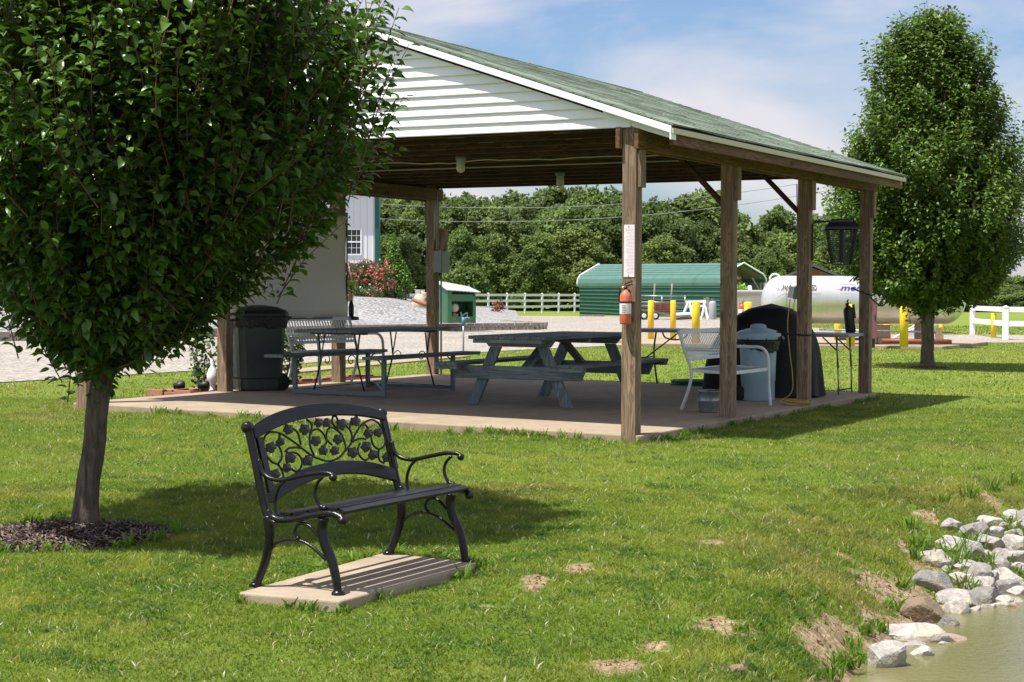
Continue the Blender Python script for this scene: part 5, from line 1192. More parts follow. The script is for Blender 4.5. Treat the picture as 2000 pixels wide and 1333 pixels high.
# ------------------------------------------------------------------ lawn blades
def blades(N,y0,y1,hm,wm,three,seed,rough=1.):
    r=np.random.default_rng(seed)
    u=r.random(N); y=np.sqrt(y0*y0+(y1*y1-y0*y0)*u); x=(r.random(N)*2-1)*(y*.2915+.45+.03*y)
    uu=(x-AX)*math.sin(AZ)+(y-AY)*math.cos(AZ); vv=-(x-AX)*math.cos(AZ)+(y-AY)*math.sin(AZ)
    keep=~((uu>-.075)&(uu<LN+.145)&(vv>-.135)&(vv<WD+.135))
    keep&=~inpoly(x,y,PAD)&~inpoly(x,y,TPAD)&~inpoly(x,y,PATHP)
    keep&=~((uu>1.9)&(uu<6.9)&(vv>WD)&(vv<WD+.85))
    om=onmulch(x,y); keep&=(om>1.05)
    inlot=(y>gedge(x)-.02+.25*(fbm(x,x*0,1.3)-.5))&(y<gfar(x)); keep&=(~inlot)|(r.random(N)<.0)
    dm=dirt(x,y); keep&=r.random(N)>np.clip(dm*1.7-.25,0,.93)
    sd=shore_dist(x,y); keep&=sd>.12
    keep&=r.random(N)<(.62+.9*fbm(x,y,1.9))
    x=x[keep];y=y[keep];dm=dm[keep];n=len(x); uu=uu[keep];vv=vv[keep];sd=sd[keep]
    z=ground(x,y)
    n1=fbm(x,y,.55);n2=fbm(x+31,y,2.2);n3=fbm(x,y+17,6.)
    weedy=n2*.6+n3*.4
    h=hm*(.45+.95*r.random(n))*(.65+.8*weedy); w=wm*(.6+.8*r.random(n))
    # uncut growth by slab, pad and bank
    ed=np.minimum(np.abs(uu+.08),np.abs(vv+.14)); near=((uu>-.35)&(uu<-.0)&(vv>-.4)&(vv<WD+.3))|((vv>-.45)&(vv<0)&(uu>-.3)&(uu<LN+.3)); h=np.where(near&(r.random(n)<.35),h*1.8,h)
    bank=(sd<np.interp(y,[7,9,12,14],[.75,.9,2.2,2.3])); h=np.where(bank,h*(1.1+.6*r.random(n)),h)
    broad=(r.random(n)<.16+.5*np.clip(n3-.5,0,1)); w=np.where(broad,w*3.1,w); h=np.where(broad,h*.55,h)
    fl=r.random(n)<(.0012 if y1<21 else .0); w=np.where(fl,.009,w); h=np.where(fl,.032,h)
    az=r.random(n)*2*PI; ln=h*(.25+.75*r.random(n))*rough; dx=np.cos(az)*ln;dy=np.sin(az)*ln
    fa=r.random(n)*PI; wx=np.cos(fa)*w*.5; wy=np.sin(fa)*w*.5
    base=np.stack([x,y,z-.004],-1); W_=np.stack([wx,wy,0*wx],-1); tip=base+np.stack([dx,dy,h],-1); mid=base+np.stack([dx*.32,dy*.32,h*.62],-1)
    if three: V=np.stack([base-W_,base+W_,mid+W_*.85,mid-W_*.85,tip],1).reshape(-1,3); k=5
    else: V=np.stack([base-W_,base+W_,tip],1).reshape(-1,3); k=3
    I=np.arange(n)*k
    F=[np.stack([I,I+1,I+2,I+3],-1),np.stack([I+3,I+2,I+4],-1)] if three else [np.stack([I,I+1,I+2],-1)]
    C1=np.array([.125,.205,.020]);C2=np.array([.225,.295,.040]);C3=np.array([.37,.375,.085]);C4=np.array([.065,.15,.022]);ST=np.array([.62,.54,.32]);BR=np.array([.30,.23,.10])
    t=np.clip((n1-.28)*1.9+.25*(r.random(n)-.5),0,1)[:,None]; c=C1*(1-t)+C2*t
    t=np.clip((n2-.55)*3.+.5*(r.random(n)-.5),0,1)[:,None]; c=c*(1-.75*t)+C3*.75*t
    t=np.clip((n3-.52)*5,0,1)[:,None]*(r.random(n)<.8)[:,None]; c=c*(1-t)+C4*t
    t=np.clip((fbm(x*.7+50,y*.7,.9)-.6)*4,0,.55)[:,None]*(r.random(n)<.6)[:,None]; c=c*(1-t)+BR*t
    m=(r.random(n)<.035)[:,None]; c=np.where(m,ST,c); c=c*((.72+.5*r.random(n))*(.74+.5*fbm(x,y,11.)))[:,None]; c=np.where(fl[:,None],np.array([.62,.6,.5]),c)
    C=np.repeat(c,k,0); return V,F,C
def joinb(parts):
    V=[];C=[];FF={};o=0
    for v,f,c in parts:
        for q in f: FF.setdefault(q.shape[1],[]).append(q+o)
        V.append(v);C.append(c);o+=len(v)
    return np.concatenate(V),[np.concatenate(FF[k]) for k in sorted(FF,reverse=True)],np.concatenate(C)
parts=[blades(430000,6.1,12.5,.024,.0036,True,1,1.7),blades(330000,12.5,20,.026,.0056,False,2,1.6),blades(230000,20,50,.032,.012,False,3,1.4),blades(45000,50,72,.05,.03,False,4,1.2)]
V,F,C=joinb(parts); tag(npmesh('lawn_grass',V,F,MT['grass'],smooth=False,col=C),'short mown lawn of mixed grass and clover with small bare spots','grass',kind='stuff')
r=np.random.default_rng(44); n=16000; x=r.random(n)*5.2-.4; y=6.9+r.random(n)*8
ok=(x<y*.3+.3)&(dirt(x,y)>.3)&(shore_dist(x,y)>-.05); x=x[ok];y=y[ok];n=len(x);z=ground(x,y); s=.004+.012*r.random(n)**2.5
c0=np.stack([x,y,z],-1); V=np.stack([c0+s[:,None]*np.concatenate([r.normal(size=(n,2)),r.random((n,1))*.4-.2],1) for _ in range(3)]+[c0+np.stack([0*s,0*s,1.1*s],-1)],1).reshape(-1,3)
o=(np.arange(n)*4)[:,None]; F=np.concatenate([o+np.array([[0,1,3]]),o+np.array([[1,2,3]]),o+np.array([[2,0,3]])]); C=np.repeat(np.array([.30,.215,.135])*(.5+.9*r.random((n,1))),4,0)
tag(npmesh('soil_crumbs',np.array(V),np.array(F),MT['grass'],smooth=False,col=np.array(C)),'crumbs of dry soil and grit on the bare patches and pond bank','soil',kind='stuff')
# long grass tufts between the rocks and weeds
def tufts(P,seed,name,label,hs=.16,n=34,spread=.07):
    r=np.random.default_rng(seed); V=[];F=[];C=[];o=0
    for (x,y,z,s) in P:
        for k in range(n):
            a=r.random()*6.28; h=hs*s*(.5+r.random()); l=h*(.3+.9*r.random()); bx=x+r.normal()*spread*s;by=y+r.normal()*spread*s; w=.0035+.004*r.random()
            f=r.random()*PI; wx,wy=math.cos(f)*w,math.sin(f)*w; dx,dy=math.cos(a)*l,math.sin(a)*l
            for q,(tt,hh,ww) in enumerate(((0,0,1),(.3,.6,.95),(.68,.92,.6),(1.,.95,.05))):
                V+= [(bx+dx*tt-wx*ww,by+dy*tt-wy*ww,z+h*hh),(bx+dx*tt+wx*ww,by+dy*tt+wy*ww,z+h*hh)]
            for q in range(3): F.append((o+2*q,o+2*q+1,o+2*q+3,o+2*q+2))
            o+=8; c=np.array([.09,.21,.02])*(.7+.7*r.random())+np.array([.06,.03,.01])*r.random(); C+=[c]*8
    return tag(npmesh(name,np.array(V),np.array(F),MT['grass'],smooth=False,col=np.array(C)),label,'grass',kind='stuff')
T_=[]
for px,py,s in [(1885,1078,1.2),(1870,1092,1.2),(1860,1105,1.1),(1895,1070,1),(1920,1112,.9),(1940,1110,.8),(1855,1135,.8),(1880,1150,.8),(1900,1160,.7),(1975,1036,.9),(1985,1050,.8),(1960,1120,.6),(1800,1075,.9),(1785,1095,.8),(1760,1150,.8),(1740,1190,.9),(1690,1240,1.1),(1665,1270,1.1),(1640,1300,1.2),(1625,1325,1.2),(1720,1235,.9),(1985,950,.9),(1940,960,.9),(1890,975,.9),(1840,985,.8),(1780,1040,.8),(1990,1140,.8),(1830,1235,.5),(1320,1245,.7),(1450,1235,.6),(1480,1228,.6),(1655,1305,1.),(1680,1290,.9)]:
    p=hit(px,py); T_.append((p[0],p[1],p[2],s*(.36 if px<1765 else .58)))
tufts(T_,5,'bank_grass','long bright grass tufts growing among the bank rocks')
# shaggy edge along the slab front
rt=random.Random(5); T_=[]
for k in range(60):
    v=min(WD-.3,max(-.1,rt.choice([.3,.9,1.4,2.6,3.1,4.2,5.0])+rt.gauss(0,.22))); q=W(-.09-rt.random()*.05,v); T_.append((q.x,q.y,float(ground(q.x,q.y)),rt.uniform(.2,.6)))
for k in range(46):
    u=rt.uniform(-.1,LN); q=W(u,-.15-rt.random()*.05); T_.append((q.x,q.y,float(ground(q.x,q.y)),rt.uniform(.2,.5)))
for k in range(26):
    i=rt.choice([0,1,2,3]); a=Vector((*PAD[i],0));b=Vector((*PAD[(i+1)%4],0)); q=a.lerp(b,rt.random()); c=Vector((sum(p[0] for p in PAD)/4,sum(p[1] for p in PAD)/4,0)); q=q+(q-c).normalized()*.03; T_.append((q.x,q.y,float(ground(q.x,q.y)),rt.uniform(.25,.5)))
for k in range(34):
    a=rt.random()*6.28; x=MUL[0]+MUL[2]*1.05*math.cos(a);y=MUL[1]+MUL[3]*1.05*math.sin(a); T_.append((x,y,float(ground(x,y)),rt.uniform(.3,.55)))
tufts(T_,6,'edge_grass','uncut grass fringe along the slab, pad and mulch edges',.12,16,.04)
# ------------------------------------------------------------------ mulch ring
r=np.random.default_rng(8); g=[]; n=40
VX=[(MUL[0],MUL[1],float(ground(MUL[0],MUL[1]))+.055)]
for j in range(1,6):
    for k in range(n):
        a=2*PI*k/n; rr_=j/5*1.04*(1+.09*math.sin(3*a+1)+.05*math.sin(7*a)); x=MUL[0]+MUL[2]*rr_*math.cos(a); y=MUL[1]+MUL[3]*rr_*math.sin(a); VX.append((x,y,float(ground(x,y))+.055*(1-(j/5)**2)-(.015 if j==5 else 0)))
FX=[(0,1+k,1+(k+1)%n) for k in range(n)]+[(1+(j-1)*n+k,1+j*n+k,1+j*n+(k+1)%n,1+(j-1)*n+(k+1)%n) for j in range(1,5) for k in range(n)]
m=MB(); m.add(VX,FX,True)
for k in range(3800):
    a=r.random()*6.28; q=r.random()**.5*1.08; x=MUL[0]+MUL[2]*q*math.cos(a);y=MUL[1]+MUL[3]*q*math.sin(a); z=float(ground(x,y))+.055*max(0,1-q*q)+.008; b=r.random()*PI; L=.012+.028*r.random(); w=.002+.004*r.random(); t=r.normal()*.35
    dx,dy,dz=math.cos(b)*L,math.sin(b)*L,t*L; sx,sy=-math.sin(b)*w,math.cos(b)*w
    m.add([(x-dx-sx,y-dy-sy,z-dz),(x-dx+sx,y-dy+sy,z-dz),(x+dx+sx,y+dy+sy,z+dz),(x+dx-sx,y+dy-sy,z+dz+.003)],[(0,1,2,3)])
me=m.build('mulch_bed',MT['mulch']); tag(me,'ring of dark wood mulch around the near tree trunk','mulch',kind='stuff')
me.data.materials.append(simple('pale_mulch_chips',(.20,.15,.12),.9,0,.4,15,.3)); me.data.materials.append(simple('dark_mulch_chips',(.035,.024,.018),.9,0,.4,15,.3))
mi=np.zeros(len(me.data.polygons),np.int32); mi[len(FX):]=r.choice([0,1,1,2],len(mi)-len(FX)); me.data.polygons.foreach_set('material_index',mi)
# ------------------------------------------------------------------ leaves
RICH=np.array([(0,0,0),(.09,-.17,.05),(.12,0,.0),(.09,.17,.05),(.36,-.32,.09),(.38,0,-.02),(.36,.32,.09),(.68,-.26,.02),(.70,0,-.10),(.68,.26,.02),(.90,-.10,-.14),(.90,.10,-.14),(1.04,0,-.25)])
RT=np.array([(0,2,1),(0,3,2),(8,11,10),(10,11,12)]); RQ=np.array([(1,2,5,4),(2,3,6,5),(4,5,8,7),(5,6,9,8),(7,8,10,10),(8,9,11,11)])[:4]
RT=np.concatenate([RT,np.array([(7,8,10),(8,9,11)])])
SIM=np.array([(0,0,0),(.48,-.36,.02),(1.,0,-.22),(.48,.36,.02)]); SQ=np.array([(0,3,2,1)])
def nrmz(a): return a/np.maximum(np.linalg.norm(a,axis=-1,keepdims=True),1e-9)
def leafmesh(P,A,N,S,T,rich):
    A=nrmz(A); N=nrmz(N-A*(N*A).sum(-1,keepdims=True)); D=np.cross(N,A)
    tp=RICH if rich else SIM; k=len(tp)
    cu=(.5+1.3*np.random.default_rng(len(P)).random(len(P)))[:,None,None]; wd=(.8+.35*np.random.default_rng(len(P)+1).random(len(P)))[:,None,None]
    V=P[:,None]+S[:,None,None]*(A[:,None]*tp[None,:,0:1]+D[:,None]*tp[None,:,1:2]*wd+N[:,None]*tp[None,:,2:3]*cu)
    I=(np.arange(len(P))*k)[:,None,None]
    F=[(I+RT[None]).reshape(-1,3),(I+RQ[None]).reshape(-1,4)] if rich else [(I+SQ[None]).reshape(-1,4)]
    return V.reshape(-1,3),F,np.repeat(T[:,None]*np.ones((1,3)),k,0)
def pear_tree(name,label,base,profile,lean,trunkr,ztrunk,nsh,nl,lsz,mat,seed,rich,topz,extra=()):
    r=np.random.default_rng(seed); root=thing(name,label,'tree',base,0)
    zp=np.array([p[0] for p in profile]);rp_=np.array([p[1] for p in profile])
    def axis(z): return np.stack([lean[0]*np.asarray(z),lean[1]*np.asarray(z)],-1)
    # trunk and limbs
    m=MB(); P=[];R=[]
    for k in range(15):
        z=-.08+(ztrunk+.5+.08)*k/14; a=axis(z); fl=1+.42*math.exp(-max(z,0)/.07); P.append((a[0]+.006*math.sin(k*1.7),a[1],z)); R.append(trunkr*fl*(1-.16*z/(ztrunk+.5)))
    m.tube(P,R,22); tr=None
    rr_=random.Random(seed)
    limbs=[]
    for k in range(16):
        z0=ztrunk-.02+ (topz-ztrunk)*.35*(k/16)**1.2; a0=axis(z0); th=k*2.4+rr_.random(); zt=z0+(topz-z0)*rr_.uniform(.45,.85); rt_=float(np.interp(zt,zp,rp_))*.75
        a1=axis(zt); p0=Vector((a0[0],a0[1],z0)); p3=Vector((a1[0]+rt_*math.cos(th),a1[1]+rt_*math.sin(th),zt)); pm=p0.lerp(p3,.4)+Vector((math.cos(th),math.sin(th),-.1))*rt_*.25
        pts=cr([p0,pm,p3],6); m.tube(pts,[trunkr*.42*(1-.9*i/len(pts)) for i in range(len(pts))],7); limbs.append((p0,pm,p3))
    a0=axis(topz*.93); m.tube([(P[-1][0],P[-1][1],P[-1][2]),(a0[0],a0[1],topz*.93)],[trunkr*.7,.01],9)
    m.build('trunk',MT['bark'],root)
    for e in extra:
        m=MB(); m.tube(cr([Vector(q) for q in e],6),.012,7); m.build('low_branch',MT['bark'],root)
    zz_=np.linspace(zp[0],zp[-1],200); w=np.interp(zz_,zp,rp_)+.12; cdf=np.cumsum(w); cdf/=cdf[-1]
    z=np.interp(r.random(nsh),cdf,zz_); th=r.random(nsh)*2*PI; f=.42+.60*r.random(nsh)**.55
    lumps=1+.13*np.sin(3*th+z*2.3+seed)+.10*np.sin(5*th-z*3.9)+.08*np.sin(9*th+z*7); R_=np.interp(z,zp,rp_)*lumps
    ax=axis(z); L=lsz*(4.2+3.2*r.random(nsh)); 
    out=np.stack([np.cos(th),np.sin(th),0*th],-1); zrel=(z-zp[0])/(zp[-1]-zp[0])
    D=nrmz(out*(.75-.35*zrel)[:,None]+np.array([0,0,1.])*(.35+.75*np.clip(zrel*2.2,0,1))[:,None]+r.normal(size=(nsh,3))*.22)
    B=np.stack([ax[:,0]+np.cos(th)*R_*f,ax[:,1]+np.sin(th)*R_*f,z],-1)-D*(L*.75)[:,None]
    if seed==3:      # a few long free shoots standing out of the crown
        ks=r.choice(nsh,150,replace=False); L[ks]*=1.75; D[ks]=nrmz(D[ks]+np.array([0,0,.9])); B[ks]+=out[ks]*.08
    t=(np.arange(nl)+.6)/nl; bend=r.normal(size=(nsh,3))*.12
    P=B[:,None]+D[:,None]*(L[:,None]*t)[...,None]+bend[:,None]*((t**2)[None,:,None]*L[:,None,None])
    ph=(np.arange(nl)*2.4)[None]+r.random((nsh,1))*6.28
    e1=nrmz(np.cross(D,np.array([.3,.2,1.])+0*D)); e2=np.cross(D,e1)
    rad=np.cos(ph)[...,None]*e1[:,None]+np.sin(ph)[...,None]*e2[:,None]
    down=np.array([0,0,-1.])
    A=rad*.75+D[:,None]*.45+out[:,None]*.30+down*(.05+.35*r.random((nsh,nl,1)))+r.normal(size=(nsh,nl,3))*.18
    A=nrmz(A); N=np.array([0,0,1.])*1.15+rad*.30+out[:,None]*.12+r.normal(size=(nsh,nl,3))*.36
    P=P+A*(lsz*.25); S=lsz*(.72+.5*r.random((nsh,nl)))*(1-.25*t[None]**3)
    T=np.clip(.25+.5*r.random((nsh,nl))+.25*(t[None]>.85)+.0*S,0,1)
    parts=[leafmesh(P.reshape(-1,3),A.reshape(-1,3),N.reshape(-1,3),S.reshape(-1),T.reshape(-1),rich)]
    # inner leaves
    ni=nsh*nl//5; z=np.interp(r.random(ni),cdf,zz_); th=r.random(ni)*2*PI; f=.15+.5*r.random(ni); R_=np.interp(z,zp,rp_); ax=axis(z)
    Pi=np.stack([ax[:,0]+np.cos(th)*R_*f,ax[:,1]+np.sin(th)*R_*f,z],-1); parts.append(leafmesh(Pi,r.normal(size=(ni,3))+down*.4,r.normal(size=(ni,3))+np.array([0,0,.8]),lsz*(1.1+.6*r.random(ni)),.2+.4*r.random(ni),False))
    V,F,C=joinb(parts); o=npmesh('crown',V,F,mat,root,True,C)
    # twigs
    TV=[];TF=[];k=len(B); tt=[0,.5,1.]; rad_=.0035*lsz/.07
    e=[e1,-.5*e1+.87*e2,-.5*e1-.87*e2]
    for t_ in tt:
        c=B+D*(L*t_)[:,None]+bend*(t_*t_*L)[:,None]
        for q in e: TV.append(c+q*rad_*(1.2-.7*t_))
    V=np.concatenate(TV); I=np.arange(k)[:,None]; F=[]
    for s_ in range(2):
        for q in range(3): F.append(np.concatenate([I+(s_*3+q)*k,I+(s_*3+(q+1)%3)*k,I+((s_+1)*3+(q+1)%3)*k,I+((s_+1)*3+q)*k],1))
    npmesh('twigs',V,np.concatenate(F),MT['twig'],root,True)
    return root
TB=hit(163,1038)
pear_tree('pear_tree','large leafy pear tree with glossy dark leaves beside the black bench',(TB[0],TB[1],TB[2]+.02),
 [(1.06,.25),(1.16,.46),(1.30,.62),(1.48,.76),(1.7,.94),(2.05,1.19),(2.4,1.34),(2.75,1.36),(3.05,1.26),(3.35,.98),(3.65,.78),(3.95,.55),(4.2,.32),(4.4,.1)],(.125,0),.070,1.12,2350,19,.078,MT['pear'],3,True,4.4,
 extra=[[(.10,-.03,.98),(.28,-.08,1.02),(.42,-.1,1.10),(.55,-.1,1.25)],[(.1,-.04,.93),(.28,-.12,.97),(.42,-.16,1.06),(.55,-.2,1.25)]])
TB2=hit(1811,719)
m=MB(); m.lathe([(0,.04),(.25,.03),(.45,-.01)],24,c=(TB2[0],TB2[1],TB2[2])); tag(m.build('mulch_patch',MT['mulch']),kind='structure')
pear_tree('pear_tree','tall conical pear tree on the lawn beyond the shelter',(TB2[0],TB2[1],TB2[2]),
 [(1.12,.2),(1.2,.65),(1.38,1.05),(1.65,1.30),(2.1,1.54),(2.7,1.64),(3.2,1.60),(3.8,1.45),(4.35,1.20),(4.9,1.00),(5.4,.90),(5.75,.75),(5.98,.48),(6.1,.1)],(.004,0),.115,1.1,3000,18,.095,MT['pearfar'],5,True,6.15)
# ------------------------------------------------------------------ bushes
def bush(name,label,cat,base,blobs,n,ls,mat,seed,stem=True,flowers=0,group=None,fmat=None,up=.5):
    r=np.random.default_rng(seed); root=thing(name,label,cat,base,0,group); Ps=[];Ns=[]
    for (cx,cy,cz,rx,ry,rz_) in blobs:
        k=int(n*(rx*rz_)/sum(b[3]*b[5] for b in blobs)); d=nrmz(r.normal(size=(k,3))); f=(.55+.5*r.random(k)**.6)[:,None]*(1+.12*np.sin(d[:,0:1]*7+d[:,2:3]*5+seed)); Ps.append(np.array([cx,cy,cz])+d*f*np.array([rx,ry,rz_])); Ns.append(d)
    P=np.concatenate(Ps);D=np.concatenate(Ns);k=len(P); ok=P[:,2]>-.02; P=P[ok];D=D[ok];k=len(P)
    A=D*.6+r.normal(size=(k,3))*.7; N=D+np.array([0,0,up])+r.normal(size=(k,3))*.5
    V,F,C=leafmesh(P,A,N,ls*(.6+.8*r.random(k)),r.random(k),False); npmesh('foliage',V,F,mat,root,True,C)
    if stem:
        m=MB()
        for b in blobs[:6]: m.tube([(b[0]*.2,b[1]*.2,-.05),(b[0]*.8,b[1]*.8,b[2]*.9)],[.03*max(.3,b[3]),.01],6)
        m.build('stem',MT['bark'],root)
    if flowers:
        j=r.choice(len(P),flowers); Pf=P[j]+D[j]*ls*.7; Vs=[];Fs=[];Cs=[]
        pk=np.repeat(Pf,5,0)+r.normal(size=(flowers*5,3))*ls*.45; V,F,C=leafmesh(pk,r.normal(size=(len(pk),3)),np.repeat(D[j],5,0)+r.normal(size=(len(pk),3))*.5,ls*.95*np.ones(len(pk)),r.random(len(pk)),False); npmesh('flowers',V,F,fmat or MT['flower'],root,True,C)
    return root
def mz(x,y): return float(moundz(np.array(x),np.array(y)))
def onmound(px,y): q=aty(px,570,y); return q[0],y,mz(q[0],y)-.05
x,y,z=onmound(712,75.); bush('rose_bush','large rose bush full of pink red flowers, left of the evergreen','bush',(x,y,z),[(-.45,0,.75,.75,.7,.75),(.35,-.2,.85,.7,.6,.75),(-.9,0,.45,.5,.5,.5),(.8,0,.55,.45,.5,.55)],5200,.10,MT['shrub'],31,flowers=300)
x,y,z=onmound(748,74.); bush('rose_bush','smaller rose bush with pink flowers against the evergreen','bush',(x,y,z),[(0,0,.7,.42,.5,.62),(.2,-.2,.45,.3,.4,.4)],1700,.09,MT['shrub'],32,flowers=110)
x,y,z=onmound(771,75.5); bush('evergreen_shrub','rounded bright evergreen shrub with pointed top behind the roses','bush',(x,y,z),[(0,0,.60,.78,.7,.66),(0,0,1.15,.55,.55,.6),(-.05,0,1.75,.32,.35,.6),(-.08,0,2.3,.16,.2,.45)],6500,.10,MT['conifer'],33,up=.9)
x,y,z=onmound(690,73.); bush('low_shrub','low spreading shrub with a few flowers in front of the rose bush','bush',(x,y,z),[(0,0,.2,.6,.4,.28),(.7,0,.18,.5,.4,.25)],1500,.08,MT['shrub'],34,flowers=22)
x,y,z=onmound(800,84.); bush('sapling','young light green sapling behind the evergreen shrub','tree',(x,y,z+.3),[(0,0,1.4,.5,.5,.7),(.4,0,1.0,.4,.4,.3),(.8,0,.8,.3,.3,.2),(-.2,0,2.0,.3,.3,.5)],900,.17,MT['forest'],35)
q=W(4.25,6.62,.03); bush('leafy_shrub','leafy shrub growing between the dark bin and the left post','bush',(q.x,q.y,.02),[(0,0,.32,.20,.2,.30),(.05,0,.55,.17,.17,.2),(-.1,0,.15,.2,.2,.15)],900,.055,MT['shrub'],36)
q=W(2.75,6.62,.03); bush('leafy_shrub','small leafy shrub left of the green bin post','bush',(q.x-.12,q.y,.02),[(0,0,.45,.16,.16,.3),(.0,0,.2,.14,.14,.2)],420,.055,MT['shrub'],37)
q=aty(970,612,88.); bush('flowering_plant','small reddish flowering plant on the lot edge before the ranch fence','plant',(q[0],88.,float(ground(q[0],88.))),[(0,0,.35,.28,.25,.42),(.15,0,.75,.15,.15,.28)],260,.12,MT['shrub'],38,flowers=18)
q=aty(932,615,88.); bush('small_plant','tiny green plant at the lot edge left of the red flowering plant','plant',(q[0],88.,float(ground(q[0],88.))),[(0,0,.2,.2,.2,.2)],90,.1,MT['shrub'],39)
q=aty(1450,556,60.); 
bush('potted_plant','lime green leafy plant with dark red blooms on the beige box','plant',(q[0]-.05,59.9,aty(1450,568,60.)[2]-.02),[(0,0,.08,.22,.2,.10),(-.1,0,.12,.16,.15,.10)],240,.10,MT['lime'],40,stem=False)
bush('dark_plant','dark red plant standing above the lime leaves by the second post','plant',(q[0]-.12,60.1,aty(1450,566,60.)[2]),[(0,0,.25,.10,.1,.2),(.05,0,.12,.12,.1,.1)],120,.09,mk_leaf('dark_red_leaf',(.05,.012,.012),(.16,.03,.02)),41,stem=False)
bush('trailing_plant','green leafy plant filling the cream hanging pot','plant',tuple(PLANTER.location+Vector((0,0,.13))),[(0,0,.06,.12,.12,.12)],160,.05,MT['shrub'],42,stem=False,flowers=0)
q=aty(924,575,103.); bush('young_tree','young bushy tree standing just beyond the shed before the dark wood','tree',(aty(920,560,112.)[0],112.,-.2),[(0,0,1.4,.8,.8,1.2),(.4,0,2.2,.6,.6,.7),(-.6,0,2.3,.5,.5,.5),(.9,0,1.3,.5,.5,.6)],1500,.3,MT['forest'],43)
# flower bed at the left of the slab
m=MB(); P=[W(2.0,WD+.13),W(6.7,WD+.13),W(6.7,WD+.72),W(2.0,WD+.72)]
m.prism([(p.x,p.y) for p in P],lambda a,b,t:(a,b,t),-.2,.055); tag(m.build('flower_bed_mulch',MT['redmulch']),'strip of red mulch beside the left edge of the slab','mulch',kind='stuff')
m=MB(); rb=random.Random(4)
def brk(u,v,an):
    c=W(u,v+rb.uniform(-.05,.05),.035+rb.uniform(-.015,.02)); M=Matrix.Translation(c)@Matrix.Rotation(RZ+an+rb.uniform(-.35,.35),4,'Z')@Matrix.Rotation(rb.uniform(-.1,.1),4,'X'); m.box(-.11,.11,-.05,.05,-.05,.05,M)
for k in range(19): brk(2.05+k*.25,WD+.76,0)
for k in range(3): brk(1.93,WD+.2+k*.22,PI/2)
tag(m.build('brick_edging',MT['brick'],bevel=.008),'loose red brick edging around the mulch bed by the bin','edging')
q=W(2.62,WD+.36,.06); t=thing('garden_ornament','small white garden ornament behind the post left of the bin','ornament',q,0)
m=MB(); m.lathe([(0,0),(.05,.0),(.03,.02),(.035,.07),(.065,.13),(.07,.19),(.045,.26),(.022,.30),(.026,.35),(.018,.38),(0,.385)],16); m.build('figure',MT['white'],t)
for (u,v,lab) in ((2.35,6.55,'small black spotlight lying on the brick edging, upper one'),(2.15,6.75,'small black spotlight lying on the brick edging, lower one')):
    q=W(u,v,.13); m=MB(); m.lathe([(0,0),(.035,0),(.045,.12),(.03,.13),(0,.12)],14,M=Matrix.Rotation(1.4,4,'Y')); tag(m.build('garden_spotlight',MT['blackplastic'],loc=q),lab,'spotlight')
for k,(px,py) in enumerate(((28,658),(88,661),(245,636))):
    q=aty(px,py,46.); bush('yellow_flowers',('yellow flowers seen under the near tree at the left picture edge','yellow flowers seen through the near tree, right of the first ones','yellow flowers glimpsed through the middle of the near tree')[k],'flowers',(q[0],46.,q[2]-.1),[(0,0,.1,.12,.1,.1)],60,.09,mk_leaf('yellow_petals_%s'%'abc'[k],(.7,.5,.03),(.85,.65,.05)),50+k,stem=False)
# ------------------------------------------------------------------ woodland
def wood_tree(seed,h,rad,n,ls):
    r=np.random.default_rng(seed); blobs=[]
    nb=74
    for k in range(nb):
        f=(k+.5)/nb; z=h*(.12+.78*f); env=rad*math.sqrt(max(.05,1-((f-.38)/.68)**2)); a=k*2.4+r.random(); o=env*(.30+.62*r.random()); q=rad*(.15+.12*r.random())*(1.1-.35*f); blobs.append((o*math.cos(a),o*math.sin(a),z,q,q,q*(.8+.35*r.random())))
    blobs.append((0,0,h*.48,rad*.6,rad*.6,h*.34)); blobs.append((.2,.1,h*.93,rad*.14,rad*.14,h*.06))
    Ps=[];Ns=[]; tot=sum(b[3]*b[5] for b in blobs)
    for (cx,cy,cz,rx,ry,rz_) in blobs:
        k=int(n*(rx*rz_)/tot); d=nrmz(r.normal(size=(k,3))); d[:,2]=np.where(r.random(k)<.5,np.abs(d[:,2]),d[:,2]); f=((.62+.45*r.random(k)**.5)*np.where(r.random(k)<.14,1+.35*r.random(k),1))[:,None]*(1+.16*np.sin(d[:,0:1]*6+seed)*np.cos(d[:,1:2]*5+d[:,2:3]*7)); Ps.append(np.array([cx,cy,cz])+d*f*np.array([rx,ry,rz_])); Ns.append(d)
    P=np.concatenate(Ps);D=np.concatenate(Ns);k=len(P)
    tone=np.clip(.5+.28*np.sin(P[:,0]*1.3+P[:,2]*1.1+seed)+.35*(r.random(k)-.5),0,1)
    A=D*.5+r.normal(size=(k,3))*.8; N=D*1.1+np.array([0,0,.5])+r.normal(size=(k,3))*.55
    V,F,C=leafmesh(P,A,N,ls*(.55+.9*r.random(k)),tone,False)
    root=thing('woodland_tree','tall leafy tree in the dense wood behind the white ranch fence','tree',(0,0,0),0,'trees of the wood behind the lot')
    npmesh('crown',V,F,MT['forest'],root,True,C)
    m=MB(); m.tube([(0,0,-.3),(.1,0,h*.45),(0,.1,h*.8)],[.24,.16,.05],8)
    for k in range(5):
        b=blobs[5+13*k]; m.tube([(0,0,b[2]*.6),(b[0]*.8,b[1]*.8,b[2])],[.09,.03],6)
    m.build('trunk',MT['bark'],root); return root,h
protos=[wood_tree(70+k,h,rad,19000,.27) for k,(h,rad) in enumerate([(9.6,3.6),(8.9,3.2),(10.2,3.1),(8.2,3.8),(9.2,2.8),(7.8,3.2)])]
used=[False]*6; rf=random.Random(77)
skypx=[(-4000,372),(600,372),(740,366),(900,362),(1060,364),(1150,352),(1240,366),(1300,382),(1370,380),(1440,398),(1560,408),(1640,420),(1760,470),(1900,520),(1960,536),(2600,545)]
SX=[a for a,b in skypx];SY=[b for a,b in skypx]
